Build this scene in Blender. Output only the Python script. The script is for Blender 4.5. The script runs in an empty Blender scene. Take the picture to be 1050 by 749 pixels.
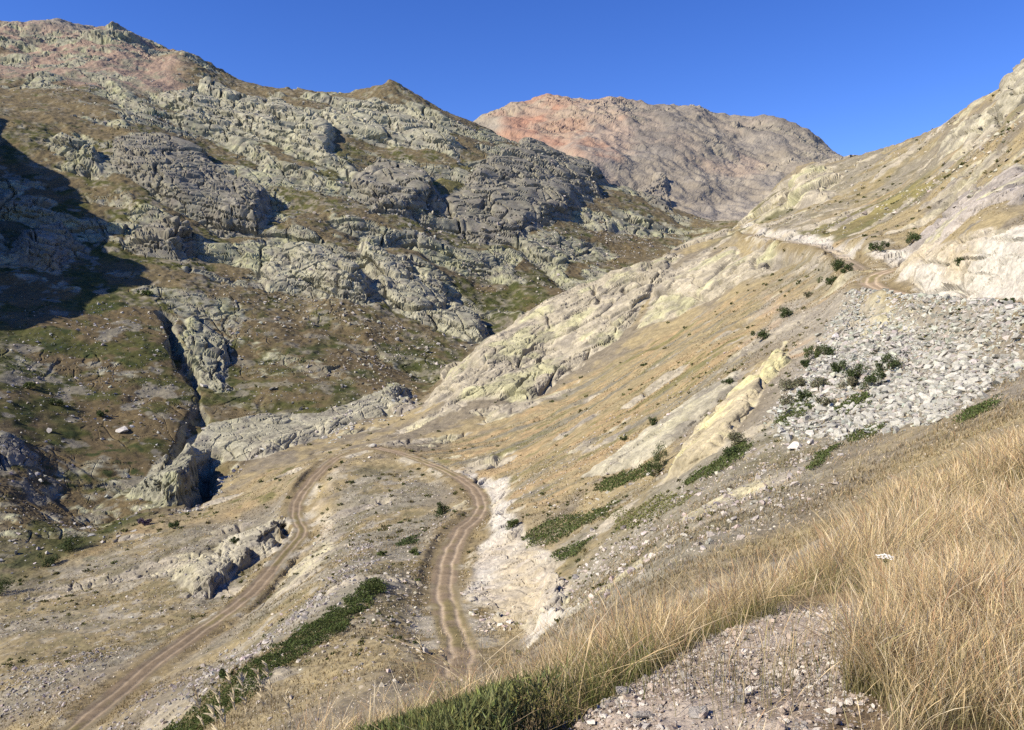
import bpy, math, random, time
import numpy as np
T0 = time.time()
random.seed(7)
RNG = np.random.default_rng(11)
F32 = np.float32
# ------------------------------------------------------------------ camera constants
CX, CY, FPX, HOR = 525.0, 374.5, 800.0, 320.0
PITCH = math.atan((CY - HOR) / FPX)
CP, SP = math.cos(PITCH), math.sin(PITCH)
def ray(u, v):                      # photograph pixel -> (x/y, z/y) of the view ray
    t = (CY - v) / FPX
    y = CP + t * SP
    return (u - CX) / FPX / y, (-SP + t * CP) / y
# ------------------------------------------------------------------ noise
LAT = RNG.random((64, 64, 64)).astype(F32).ravel()
LATN = [RNG.random(64 * 64 * 64).astype(F32) for _ in range(3)]
def _h(i, j, k):
    return ((i & 63) * 4096 + (j & 63) * 64 + (k & 63))
def vnoise(x, y, z):                # value noise 0..1
    xf, yf, zf = np.floor(x), np.floor(y), np.floor(z)
    i, j, k = xf.astype(np.int32), yf.astype(np.int32), zf.astype(np.int32)
    fx, fy, fz = (x - xf).astype(F32), (y - yf).astype(F32), (z - zf).astype(F32)
    fx = fx * fx * (3 - 2 * fx); fy = fy * fy * (3 - 2 * fy); fz = fz * fz * (3 - 2 * fz)
    g = lambda a, b, c: LAT[_h(i + a, j + b, k + c)]
    x00 = g(0,0,0) * (1 - fx) + g(1,0,0) * fx; x10 = g(0,1,0) * (1 - fx) + g(1,1,0) * fx
    x01 = g(0,0,1) * (1 - fx) + g(1,0,1) * fx; x11 = g(0,1,1) * (1 - fx) + g(1,1,1) * fx
    return (x00 * (1 - fy) + x10 * fy) * (1 - fz) + (x01 * (1 - fy) + x11 * fy) * fz
def rot(x, y, z, n):
    c, s = math.cos(0.9 * n + .4), math.sin(0.9 * n + .4)
    x2, y2 = c * x - s * y, s * x + c * y
    c, s = math.cos(0.6 * n + .2), math.sin(0.6 * n + .2)
    return x2 + 17.3 * n, c * y2 - s * z + 5.1 * n, s * y2 + c * z + 9.7 * n
def fbm(x, y, z, lam, octs=4, gain=.5, seed=0, ridged=False):   # -1..1 (or 0..1 ridged)
    out = np.zeros(np.shape(x), F32); amp = 1.; tot = 0.
    for o in range(octs):
        X, Y, Z = rot(x / lam, y / lam, z / lam, o + seed)
        n = vnoise(X, Y, Z) * 2 - 1
        if ridged: n = 1 - np.abs(n) * 1.6
        out += amp * n; tot += amp
        amp *= gain; lam *= .5
    return out / tot * (1. if ridged else 1.7)
def worley(x, y, z, lam, seed=0):   # F1, F2-F1 (in cell units), cell hash and offset from the cell's point
    X, Y, Z = rot(x / lam, y / lam, z / lam, seed)
    xf, yf, zf = np.floor(X), np.floor(Y), np.floor(Z)
    i, j, k = xf.astype(np.int32), yf.astype(np.int32), zf.astype(np.int32)
    fx, fy, fz = (X - xf).astype(F32), (Y - yf).astype(F32), (Z - zf).astype(F32)
    f1 = np.full(X.shape, 9., F32); f2 = f1.copy(); hid = np.zeros(X.shape, np.int32)
    ox = np.zeros(X.shape, F32); oy = ox.copy(); oz = ox.copy()
    for a in (-1, 0, 1):
        for b in (-1, 0, 1):
            for c in (-1, 0, 1):
                h = _h(i + a, j + b, k + c)
                dx = a + LATN[0][h] - fx; dy = b + LATN[1][h] - fy; dz = c + LATN[2][h] - fz
                d = dx * dx + dy * dy + dz * dz
                m = d < f1
                f2 = np.where(m, f1, np.minimum(f2, d))
                f1 = np.where(m, d, f1); hid = np.where(m, h, hid)
                ox = np.where(m, dx, ox); oy = np.where(m, dy, oy); oz = np.where(m, dz, oz)
    return np.sqrt(f1), np.sqrt(f2) - np.sqrt(f1), hid, (ox, oy, oz)
def facets(x, y, z, lam, seed=0):   # blocky broken rock: each cell a tilted plane, cracks between cells
    f1, e, h, o = worley(x, y, z, lam, seed)
    r1, r2, r3 = LATN[1][h] * 2 - 1, LATN[2][h] * 2 - 1, LATN[0][h] * 2 - 1
    tilt = o[0] * r1 + o[1] * r2 + o[2] * r3
    return (tilt * .9 + LAT[h] * .7 - .35).astype(F32), e
def sstep(a, b, x):
    t = np.clip((x - a) / (b - a), 0, 1)
    return t * t * (3 - 2 * t)
# ------------------------------------------------------------------ the lie of the land: (u, v, distance)
ROAD_LOW = [(20,800,58),(80,745,72),(165,675,92),(250,615,115),(290,570,135),(309,545,150),(303,520,165),(325,487,185),(350,467,200),(385,459,208)]
ROAD_MID = [(385,459,208),(420,468,190),(465,487,165),(488,505,146),(492,525,128),(472,545,112),(458,580,92),(456,610,78),(463,640,66),(470,660,57),(470,690,46)]
ROAD_UP = [(1120,322,56),(1050,312,72),(985,306,87),(935,303,100),(904,297,109),(892,289,117),(904,280,127),(930,274,138)]
ROAD_TOP = [(884,278,136),(868,267,165),(845,254,205),(800,246,250),(765,240,300)]
PTS = ROAD_LOW + ROAD_MID + ROAD_UP + ROAD_TOP + [
 # valley bottom and its near side
 (0,610,140),(60,582,155),(150,540,180),(205,522,195),(270,470,235),(330,450,255),(400,430,270),(440,408,310),(470,380,350),(500,350,420),
 (0,700,95),(0,749,82),(-150,640,140),(-150,749,80),(100,620,125),(200,575,140),
 # mountainside on the left
 (0,560,165),(0,500,190),(0,450,220),(0,400,255),(0,330,320),(0,250,410),(0,180,490),(0,130,560),(0,90,700),(0,60,850),(0,38,1000),(0,24,1100),(0,60,1500),
 (-200,480,200),(-200,350,320),(-200,200,480),(-200,100,700),(-200,10,1050),(-200,60,1500),
 (75,520,200),(75,400,275),(75,250,430),(75,130,600),(75,60,880),(40,33,1080),(75,35,1050),(110,35,1000),(130,40,975),(130,80,1400),(168,60,940),(190,58,930),(75,70,1500),
 (150,500,215),(150,450,250),(150,400,290),(150,330,350),(150,260,430),(150,190,520),(150,140,610),(150,100,750),(150,70,880),(150,54,955),(150,100,1350),
 (225,450,265),(225,330,370),(225,200,560),(225,120,760),(225,76,930),(225,120,1300),
 (300,420,295),(300,400,310),(300,350,360),(300,310,420),(300,250,480),(300,210,560),(300,150,680),(300,110,810),(300,92,900),(300,140,1250),
 (350,98,900),(350,145,1200),
 (400,400,320),(400,350,390),(400,300,450),(400,240,540),(400,200,620),(400,150,750),(400,110,850),(400,95,900),(400,150,1200),(430,104,895),(460,116,885),
 (450,350,405),(450,280,510),(450,200,650),(500,320,480),(500,280,540),(500,240,610),(500,180,720),(500,150,800),(500,130,880),(500,190,1050),
 (550,300,505),(550,240,630),(550,190,740),(550,152,870),(550,210,1030),
 (600,300,520),(600,260,620),(600,220,720),(600,190,820),(600,172,880),(600,215,1020),
 (650,275,600),(650,235,720),(650,205,820),(650,190,860),(650,225,1000),
 (700,250,700),(700,228,800),(700,214,850),(700,235,980),(740,238,700),(740,226,850),
 # spur of bare rock across the valley, its crest and what lies behind it
 (450,408,260),(500,354,300),(560,316,312),(640,277,322),(700,256,330),(500,385,265),(560,370,275),(640,320,285),(700,285,290),
 (500,380,360),(560,345,390),(640,305,420),(700,275,450),(760,262,440),
 # grassy slope between the lower track and the spur
 (400,450,220),(450,440,225),(500,420,235),(550,400,240),(600,380,240),(650,350,245),(700,330,240),(750,300,235),(800,276,228),(450,460,198),(550,450,170),
 (520,500,140),(530,517,113),(545,560,89),(556,600,73),(572,625,62),(600,540,85),(600,500,105),(600,450,140),(600,420,180),
 (700,500,70),(700,450,95),(700,400,130),(700,360,180),(800,450,65),(800,400,85),(800,350,115),(800,310,165),
 (900,420,62),(900,380,75),(900,330,98),(850,350,100),(850,300,140),(1000,400,52),(1000,350,68),(1050,360,60),(1050,390,48),(1150,380,45),
 # under the lower leg of the track
 (350,600,84),(385,605,77),(300,660,64),(230,705,58),(200,749,55),(400,620,71),(400,660,56),(300,720,48),(400,700,42),(350,760,30),(440,680,47),(420,560,110),(380,520,150),(350,560,120),(430,510,150),
 (320,600,98),(250,680,74),(160,720,72),(120,790,58),
 # hillside on the right
 (1050,240,88),(1000,240,97),(955,253,117),(930,262,136),(880,255,168),(1050,200,118),(1050,150,160),(1050,100,215),(1050,76,245),(1050,130,330),
 (1000,200,160),(1000,150,215),(1000,107,290),(1000,150,390),(950,200,200),(950,160,280),(950,134,345),(950,180,450),(900,225,220),(900,185,300),(900,154,405),(900,190,520),
 (850,235,240),(850,200,320),(850,167,440),(850,200,560),(800,228,310),(800,205,380),(800,185,465),(800,215,590),(765,232,360),(765,222,425),(765,245,520),
 (1150,60,200),(1150,30,260),(1150,200,95),(1300,20,240),(1300,300,60),
 # pass and far mountain
 (640,215,1150),(740,222,1150),(760,215,1250),(850,230,1200),(950,240,1200),
 (500,124,2000),(530,109,1950),(570,100,1900),(610,101,1900),(650,104,1900),(700,113,1900),(760,126,1900),(800,126,1900),(828,137,1900),(845,157,1900),(900,190,1900),(1000,240,1900),
 (450,150,2050),(350,170,2100),(200,170,2100),(0,170,2100),
 (570,140,1600),(650,150,1550),(700,165,1500),(760,170,1550),(800,165,1600),(700,195,1300),(600,170,1350),(820,185,1400),
 (570,170,2500),(700,180,2500),(830,200,2500),(300,200,2500),(0,200,2500),(1050,260,2500),
 # the bank at the viewer's feet
 (700,749,2.9),(600,749,3.3),(850,749,2.75),(1050,749,2.6),(500,749,4.0),(330,786,4.6),(150,900,4.0),(0,1000,4.),(-200,1100,4.),
 (700,700,3.5),(700,668,5.6),(600,714,4.9),(450,752,5.0),(800,690,3.7),(800,640,5.),(800,622,8),(900,640,4.7),(900,575,7.5),(900,535,11.5),(1000,600,5.6),(1000,518,10),(1000,480,15),(1050,462,16),(1050,560,6.6),(1200,400,14),(1200,600,5),
 (1050,450,26),(1050,425,38),(1000,480,28),(1000,430,42),(900,560,18),(900,530,28),(900,455,48),(800,650,13),(800,620,22),(800,540,38),(800,490,50),(700,700,9),(700,680,18),(700,600,30),(700,545,45),
 (600,760,9),(600,730,18),(600,670,30),(600,615,45),(450,800,9),(450,780,18),(450,720,30),(330,830,9),(330,800,18),(150,950,9),(150,860,18),(150,800,35),(0,1000,9),(0,900,20),(0,800,45),(-200,1000,10),(-200,850,40),
 (700,1300,1.2),(1050,1300,1.2),(300,1400,1.2),(0,1500,1.2),
]
SA = 2.6
P = np.array([(ray(u, v)[0] * SA, math.log(d), ray(u, v)[1]) for u, v, d in PTS])
P = P[np.unique(np.round(P[:, :2], 4), axis=0, return_index=True)[1]]
def tps_phi(r2): return .5 * r2 * np.log(r2 + 1e-9)
_n = len(P)
_d = P[:, None, :2] - P[None, :, :2]
_A = np.zeros((_n + 3, _n + 3))
_A[:_n, :_n] = tps_phi((_d ** 2).sum(-1)) + np.eye(_n) * 2e-3
_A[:_n, _n] = 1; _A[:_n, _n+1:] = P[:, :2]; _A[_n:, :_n] = _A[:_n, _n:].T
_W = np.linalg.solve(_A, np.concatenate([P[:, 2], [0, 0, 0]]))
def tps(a, L):
    a = np.clip(a, -1.05, 1.05) * SA
    r2 = (a[..., None] - P[:, 0]) ** 2 + (L[..., None] - P[:, 1]) ** 2
    return (tps_phi(r2) @ _W[:_n]) + _W[_n] + _W[_n+1] * a + _W[_n+2] * L
# rows (log distance) and columns (bearing)
def seg(a, b, s): return np.arange(a, b, s)
lg = math.log
Lr = np.concatenate([seg(lg(1.3), lg(30), .014), seg(lg(30), lg(60), .006), seg(lg(60), lg(1150), .0036), seg(lg(1150), lg(2500), .0042)])
Uc = np.concatenate([seg(-1250, -400, 12), seg(-400, -40, 4), seg(-40, 1090, 1.06), seg(1090, 1500, 5), seg(1500, 2300, 14)])
Ac = (Uc - CX) / FPX
NR, NC = len(Lr), len(Ac)
# coarse thin-plate grid, then cubic upsampling
cA = np.linspace(Ac[0] - .02, Ac[-1] + .02, 260); cL = np.linspace(Lr[0] - .05, Lr[-1] + .05, 420)
CE = np.concatenate([tps(np.broadcast_to(cA, (30, len(cA))), np.broadcast_to(l[:, None], (30, len(cA)))) for l in cL.reshape(-1, 30)], 0)
def catrom(src, dst):
    h = src[1] - src[0]; t = (dst - src[0]) / h
    i = np.clip(np.floor(t).astype(int), 1, len(src) - 3); f = t - i
    w = np.stack([-.5*f+f*f-.5*f**3, 1-2.5*f*f+1.5*f**3, .5*f+2*f*f-1.5*f**3, -.5*f*f+.5*f**3], 0)
    return i, w
def up(G, ax_src, ax_dst):
    i, w = catrom(ax_src, ax_dst)
    return sum(w[k][:, None] * G[i + k - 1] for k in range(4))
E = up(up(CE, cL, Lr).T.copy(), cA, Ac).T
Yg = np.exp(Lr)[:, None] * np.ones((1, NC)); Xg = Yg * Ac[None, :]
Zg = E * Yg
X, Y, Z = Xg.astype(F32), Yg.astype(F32), Zg.astype(F32)
print('grid', NR, NC, NR * NC, round(time.time() - T0, 1))
def at(u, v, dmin=0.):              # first point of the land on the view ray of a photograph pixel
    a, e = ray(u, v)
    j = min(max((a - cA[0]) / (cA[1] - cA[0]), 0), len(cA) - 2); j0 = int(j); f = j - j0
    col = CE[:, j0] * (1 - f) + CE[:, j0 + 1] * f
    hit = np.nonzero((col >= e) & (cL > lg(max(dmin, 1.2))))[0]
    if len(hit) == 0:
        k = int(np.argmax(np.where((cL > lg(max(dmin, 1.2))) & (cL < lg(2300)), col, -9))); L = cL[k]
    else:
        k = hit[0]
        L = cL[k] if k == 0 or col[k-1] >= e else cL[k-1] + (cL[k] - cL[k-1]) * (e - col[k-1]) / (col[k] - col[k-1] + 1e-9)
    y = math.exp(L)
    return np.array([a * y, y, e * y])
def polyline(pts):                  # smooth dense curve through world points
    p = np.array(pts, float); q = np.vstack([2*p[0]-p[1], p, 2*p[-1]-p[-2]]); out = []
    for i in range(1, len(q) - 2):
        n = max(4, int(np.linalg.norm(q[i+1] - q[i]) / 1.2))
        for t in np.linspace(0, 1, n, endpoint=False):
            out.append(.5*((2*q[i])+(q[i+1]-q[i-1])*t+(2*q[i-1]-5*q[i]+4*q[i+1]-q[i+2])*t*t+(-q[i-1]+3*q[i]-3*q[i+1]+q[i+2])*t**3))
    out.append(p[-1]); return np.array(out)
def curve_dist(c, x, y, want=()):   # distance to a curve in plan, height of the curve there, side (+ right of travel)
    d2 = np.full(x.shape, 1e12, F32); h = np.zeros(x.shape, F32); s = h.copy()
    for k in range(len(c) - 1):
        p, q = c[k], c[k+1]; dx, dy = q[0]-p[0], q[1]-p[1]; l2 = dx*dx+dy*dy + 1e-9
        m = np.abs(x - p[0]) + np.abs(y - p[1]) < 45
        if not m.any(): continue
        xx, yy = x[m] - p[0], y[m] - p[1]
        t = np.clip((xx*dx + yy*dy)/l2, 0, 1)
        dd = (xx - t*dx)**2 + (yy - t*dy)**2
        b = dd < d2[m]; idx = np.nonzero(m)[0][b]
        d2[idx] = dd[b]; h[idx] = (p[2] + t*(q[2]-p[2]))[b]; s[idx] = np.sign(xx*dy - yy*dx)[b]
    return np.sqrt(d2), h, s
def W3(l): return [tuple(np.array([ray(u, v)[0], 1, ray(u, v)[1]]) * d) for u, v, d in l]
# the shoulder beyond the left edge that shades the mountainside
RIDGE = [(-560,600,258),(-505,560,232),(-449,513,201),(-398,472,170),(-358,445,147),(-328,421,129),(-304,396,114),(-291,365,99),(-285,333,86),(-290,305,77),(-294,273,68),(-300,240,30),(-302,220,-5)]
def bump_ridge():
    c = polyline(RIDGE); x, y = X.ravel(), Y.ravel()
    m = np.nonzero((x < -150) & (x > -650) & (y > 150) & (y < 750))[0]
    zr = Z.ravel(); top = np.full(m.shape, -1e9, F32); wb = fbm(x[m], y[m], 0*x[m], 40, 4, seed=17) * 10
    for p in c[::3]: top = np.maximum(top, p[2] - np.sqrt((x[m] - p[0])**2 + (y[m] - p[1])**2) * 1.9)
    zr[m] = np.maximum(zr[m], top + wb * np.clip((top - zr[m] + 20) / 30, 0, 1))
bump_ridge()
for u, d, hgt, wid in ((402, 895, 17, 26), (126, 972, 20, 34), (60, 1050, 14, 30), (92, 1010, -9, 26), (196, 915, 8, 24), (8, 1085, 12, 30)):   # small summits of the skyline
    px_, py_ = (u - CX) / FPX * d, d
    Z += (hgt * np.exp(-np.sqrt((X - px_)**2 + ((Y - py_) * .5)**2) / wid)).astype(F32)
# benches for the tracks
CURVES = [polyline(W3(r)) for r in (ROAD_LOW, ROAD_MID, ROAD_UP, ROAD_TOP)]
WID = [1.7, 1.6, 1.9, 1.6]
xr, yr = X.ravel(), Y.ravel()
near = np.nonzero((yr > 40) & (yr < 330) & (np.abs(xr) < 130))[0]
RD = np.full(xr.shape, 99., F32); RS = np.zeros(xr.shape, F32); RK = np.zeros(xr.shape, np.int8)
for k, c in enumerate(CURVES):
    d, h, s = curve_dist(c, xr[near], yr[near])
    wob = fbm(xr[near], yr[near], 0*xr[near], 9, 3) * .5
    w = WID[k]
    bl = 1 - sstep(w, w + (4.6 if k < 2 else 4.), d + wob)
    z = Z.ravel()[near]
    Z.ravel()[near] = z * (1 - bl) + h * bl
    b = d < RD[near]; ii = near[b]
    RD[ii] = d[b]; RS[ii] = s[b]; RK[ii] = k
RD = RD.reshape(NR, NC); RS = RS.reshape(NR, NC); RK = RK.reshape(NR, NC)
def normals(x, y, z):
    def df(a, ax): return np.gradient(a, axis=ax)
    ax, ay, az = df(x, 1), df(y, 1), df(z, 1); bx, by, bz = df(x, 0), df(y, 0), df(z, 0)
    nx, ny, nz = ay*bz - az*by, az*bx - ax*bz, ax*by - ay*bx
    l = np.sqrt(nx*nx + ny*ny + nz*nz) + 1e-9
    return nx/l, ny/l, nz/l
# gullies
GULLY = [([(168,318),(178,345),(190,375),(203,405),(204,428)], 7, 3.6),([(204,428),(185,462),(165,490)], 4, 4.),([(375,270),(395,290),(360,270)], 5, 4.)]
for px, dep, wd in GULLY[:2]:
    c = polyline([at(u, v) for u, v in px])
    m = np.nonzero((np.abs(xr - c[:,0].mean()) < 120) & (np.abs(yr - c[:,1].mean()) < 140))[0]
    d, h, s = curve_dist(c, xr[m], yr[m])
    Z.ravel()[m] -= dep * np.clip(.8 + .6*fbm(xr[m], yr[m], 0*xr[m], 26, 3, seed=19), .1, 1.2) * (1 - sstep(wd*.3, wd, d + fbm(xr[m], yr[m], 0*xr[m], 12, 3)*2.4))
# ------------------------------------------------------------------ regions drawn in plan
def inpoly(px, py, x, y):           # signed distance in plan, positive inside
    d = np.full(x.shape, 1e12, F32); ins = np.zeros(x.shape, bool); n = len(px)
    for i in range(n):
        x0, y0, x1, y1 = px[i], py[i], px[(i+1) % n], py[(i+1) % n]
        dx, dy = x1-x0, y1-y0
        t = np.clip(((x-x0)*dx + (y-y0)*dy) / (dx*dx+dy*dy+1e-9), 0, 1)
        d = np.minimum(d, (x-x0-t*dx)**2 + (y-y0-t*dy)**2)
        c = (y0 > y) != (y1 > y)
        ins ^= c & (x < dx * (y - y0) / (dy if abs(dy) > 1e-9 else 1e-9) + x0)
    return np.where(ins, 1, -1) * np.sqrt(d)
def region(pix, soft, warp=0., wl=20., dmin=0., seed=0):  # (indices, signed distance) of a pixel outline laid on the land
    pl = np.array([at(u, v, dmin) for u, v in pix])
    m = np.nonzero((xr > pl[:,0].min()-soft) & (xr < pl[:,0].max()+soft) & (yr > pl[:,1].min()-soft) & (yr < pl[:,1].max()+soft))[0]
    x, y = xr[m], yr[m]
    if warp: 
        wx = fbm(x, y, 0*x, wl, 3, seed=3+seed)*warp; wy = fbm(x, y, 0*x+7, wl, 3, seed=5+seed)*warp
        x, y = x + wx, y + wy
    return m, inpoly(pl[:,0], pl[:,1], x, y)
# ------------------------------------------------------------------ outcrops: label, outline, bulge, rim width, tone, roughness
OUT = [
 ('dark hollowed boulder as big as a house beside the stream on the valley floor', [(146,496),(168,470),(200,460),(209,474),(198,496),(186,514),(163,514)], 9.5, 3.0, 0, .8),
 ('sunlit rock hump with a dark overhang beside the bend of the lower track', [(183,602),(195,572),(235,550),(285,538),(300,548),(280,565),(245,582),(210,607)], 3.6, 2.6, 2, 1.1),
 ('large smooth pale rock dome in the middle of the mountainside', [(262,272),(285,250),(330,252),(372,280),(374,308),(350,307),(310,302),(270,292)], 13, 9, 2, .8),
 ('long pale cliff band stepping down to the right of the smooth rock dome', [(362,248),(400,263),(450,293),(502,333),(500,352),(470,347),(430,327),(395,312),(375,292)], 11, 7, 2, .8),
 ('pinkish bare rock spur with slanting cracks above the grassy slope', [(437,412),(470,375),(500,353),(530,328),(580,302),(640,280),(700,258),(690,278),(650,330),(605,364),(562,396),(530,412),(498,411),(460,417)], 4.5, 5, 3, .9),
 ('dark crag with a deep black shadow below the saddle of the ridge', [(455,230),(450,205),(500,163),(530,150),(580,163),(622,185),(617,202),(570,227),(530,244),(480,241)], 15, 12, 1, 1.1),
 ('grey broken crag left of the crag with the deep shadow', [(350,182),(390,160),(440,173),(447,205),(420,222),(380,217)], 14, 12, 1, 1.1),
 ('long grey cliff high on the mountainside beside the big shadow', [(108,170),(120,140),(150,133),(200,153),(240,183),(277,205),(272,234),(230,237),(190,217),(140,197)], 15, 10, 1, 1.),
 ('small pale crag on the upper edge of the big shadow', [(43,152),(72,138),(108,156),(106,184),(72,174)], 14, 9, 0, 1.1),
 ('flat pale ledges of rock at the top of the striped grass slope towards the pass', [(692,282),(740,258),(790,256),(806,262),(768,288),(704,322),(652,336),(668,306)], 1.6, 4, 3, .8),
 ('narrow rock fin standing beside the dark gully', [(182,330),(200,316),(228,340),(239,365),(234,397),(216,402),(200,377),(192,352)], 5, 5, 0, 1.),
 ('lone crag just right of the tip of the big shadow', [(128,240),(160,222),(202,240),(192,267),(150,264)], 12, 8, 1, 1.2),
 ('shaded rock knobs rising out of the big shadow', [(18,240),(60,228),(88,255),(62,284),(20,272)], 12, 8, 1, 1.2),  # dark tone picked so these knobs carry some of their shade in colour
 ('long whaleback slab of rock between the gully and the grassy slope', [(150,488),(200,440),(262,428),(330,424),(400,402),(420,404),(400,424),(330,446),(280,466),(228,470)], 4., 6, 2, .45),
 ('slanting slab covered in yellow green lichen below the rubble slope', [(676,494),(700,455),(730,428),(790,370),(803,350),(806,372),(772,420),(752,446),(722,470),(692,494)], 2.2, 1.4, 4, .6),
 ('thin pale rib of rock above the dark shrubs left of the lichen slab', [(602,487),(640,458),(700,413),(760,378),(757,395),(705,440),(652,477)], 1.0, 1.2, 2, .5),
 ('grey slanting ledges of rock above the pale road cutting', [(930,262),(950,235),(990,204),(1060,172),(1060,214),(1000,226),(965,254)], 2.0, 2.0, 5, .7),
 ('sunlit crag on the skyline at the right edge', [(1012,104),(1030,75),(1075,55),(1090,90),(1035,114)], 7, 5, 2, 1.),
 ('pale outcrop just below the skyline of the right hillside', [(955,158),(985,125),(1030,110),(1022,130),(985,152)], 5, 5, 2, 1.),
 ('yellowish outcrop at the foot of the right hillside below the far mountain', [(808,202),(830,178),(862,185),(852,207),(820,217)], 5, 5, 3, .9),
 ('grey blocky rock at the lower end of the white cutting', [(545,627),(555,590),(578,598),(590,626),(562,642)], 1.6, 1.0, 5, .7),
 ('small dark crag on the ridge right of the crag with the deep shadow', [(648,192),(665,183),(692,205),(686,216),(660,206)], 14, 8, 1, 1.3),
 ('tumbled block outcrop at the top of the stream bed', [(390,412),(398,393),(420,398),(424,420),(402,430)], 3, 3, 0, 1.),
 ('bank of pale ledges high on the mountainside under the small summit', [(330,112),(380,105),(440,125),(480,150),(470,165),(400,150),(340,135)], 10, 12, 2, 1.2),
 ('broken pale crags on the upper left of the mountainside', [(160,95),(215,85),(300,110),(350,140),(340,165),(260,140),(190,120)], 12, 12, 2, 1.3),
 ('dark rocks at the left edge of the valley floor', [(-20,452),(0,440),(25,448),(28,470),(5,478),(-20,475)], 2.2, 4, 1, 1.),
]
WEDGE = {0: .9, 1: .4, 5: .9, 6: .8, 7: .9, 11: .8, 21: .8, 2: .4}   # outcrops that rise towards the valley and break off
R = np.zeros(xr.shape, F32); BUL = R.copy(); ROUGH = np.ones(xr.shape, F32); OID = np.full(xr.shape, -1, np.int16); TONE = np.zeros((6,) + xr.shape, np.float16)
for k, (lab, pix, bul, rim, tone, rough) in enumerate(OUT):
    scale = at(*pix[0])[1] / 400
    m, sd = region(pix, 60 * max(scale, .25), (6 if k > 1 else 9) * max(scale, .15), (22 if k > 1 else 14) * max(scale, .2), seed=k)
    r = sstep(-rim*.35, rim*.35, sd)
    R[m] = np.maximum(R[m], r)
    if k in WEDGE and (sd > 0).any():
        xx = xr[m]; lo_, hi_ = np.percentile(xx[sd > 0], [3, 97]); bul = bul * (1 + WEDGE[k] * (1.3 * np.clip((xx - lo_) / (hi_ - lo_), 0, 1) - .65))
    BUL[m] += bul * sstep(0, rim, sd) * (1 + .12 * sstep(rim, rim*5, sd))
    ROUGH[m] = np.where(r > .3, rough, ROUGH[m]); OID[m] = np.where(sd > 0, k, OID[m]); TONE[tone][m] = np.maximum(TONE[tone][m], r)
BUL = BUL.reshape(NR, NC)
# which side of the valley
ub = np.array([-1300,0,60,150,205,270,330,400,440,470,500,560,640,700,762,763,3000]); 
db = np.array([140,140,155,180,195,236,256,272,300,350,400,410,440,470,480,9e9,9e9])
DV = np.interp(Uc, ub, db).astype(F32)[None, :] * np.ones((NR, 1), F32)
LEFT = sstep(1.0, 1.12, Y / DV) * (Y < 1060)
FARM = sstep(1000, 1120, Y)
lef = LEFT.ravel(); far = FARM.ravel()
zr0 = Z.ravel().copy()
cut_m, cut_sd = region([(398,463),(430,468),(480,481),(524,490),(520,515),(536,545),(562,575),(578,600),(588,632),(560,648),(520,640),(488,622),(474,598),(484,570),(500,545),(504,520),(492,496),(466,484),(430,473)], 12, 1.2, 5)
cu2_m, cu2_sd = region([(1080,312),(985,304),(940,296),(925,278),(905,268),(885,262),(930,258),(962,252),(1000,243),(1080,236)], 10, 1.0, 5)
cu3_m, cu3_sd = region([(735,241),(780,236),(850,243),(885,251),(872,266),(830,258),(780,251)], 14, 1.5, 8)
CUT = np.zeros(xr.shape, F32)
for m, sd, w in ((cut_m, cut_sd, 1.2), (cu2_m, cu2_sd, 1.2), (cu3_m, cu3_sd, 2.)):
    CUT[m] = np.maximum(CUT[m], sstep(-w*.5, w*.7, sd))
road = 1 - sstep(1.4, 3.2, RD.ravel())
CUT *= 1 - sstep(.2, .7, 1 - sstep(1.3, 2.4, RD.ravel())) * np.where(RK.ravel() == 3, .3, 1)
# natural rock of the mountainside: ledges dipping to the right
i_l = np.nonzero((lef > .01) | (far > .01))[0]
x, y, z = xr[i_l], yr[i_l], zr0[i_l]
wp = fbm(x, y, z, 90, 4, seed=1) * 16 + fbm(x, y, z, 22, 3, seed=4) * 5
hz = z + .42 * x + wp
H = 26.
f = hz / H; fr = f - np.floor(f)
ter = (np.floor(f) + sstep(.56, .86, fr) - f) * H
band = sstep(-.25, .35, fbm(x*.55, y, z*1.3, 70, 4, seed=9))
low = sstep(-40, 40, z)
TER = np.zeros(xr.shape, F32); TER[i_l] = ter * (.18 + .42 * band) * lef[i_l] * (.25 + .75*low) + ter * .35 * far[i_l]
rk = band * (sstep(.5, .6, fr) * (1 - sstep(.92, 1.0, fr))) * lef[i_l] * (.3+.7*low)
rk = np.maximum(rk, lef[i_l] * .8 * sstep(.05, .45, fbm(x*.6, y, z, 34, 5, seed=21)) * (.25 + .75*low))
R[i_l] = np.maximum(R[i_l], rk * .9)
R[i_l] = np.maximum(R[i_l], far[i_l] * sstep(-.1, .5, fbm(x, y, z, 120, 5, seed=2) + .5*sstep(350, 520, z) - .3))
# rocky ribs on the near slopes
i_n = np.nonzero((lef < .5) & (far < .5) & (yr > 24))[0]
x, y, z = xr[i_n], yr[i_n], zr0[i_n]
right_hill = sstep(-5, 20, z) * sstep(110, 170, y)
ribs = fbm(x * .35, y, z, 9, 4, seed=31)
R[i_n] = np.maximum(R[i_n], sstep(.32, .6, ribs + .22 * right_hill) * .7)
R *= 1 - sstep(.2, .8, road)
R = np.maximum(R, CUT * .9)
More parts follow.
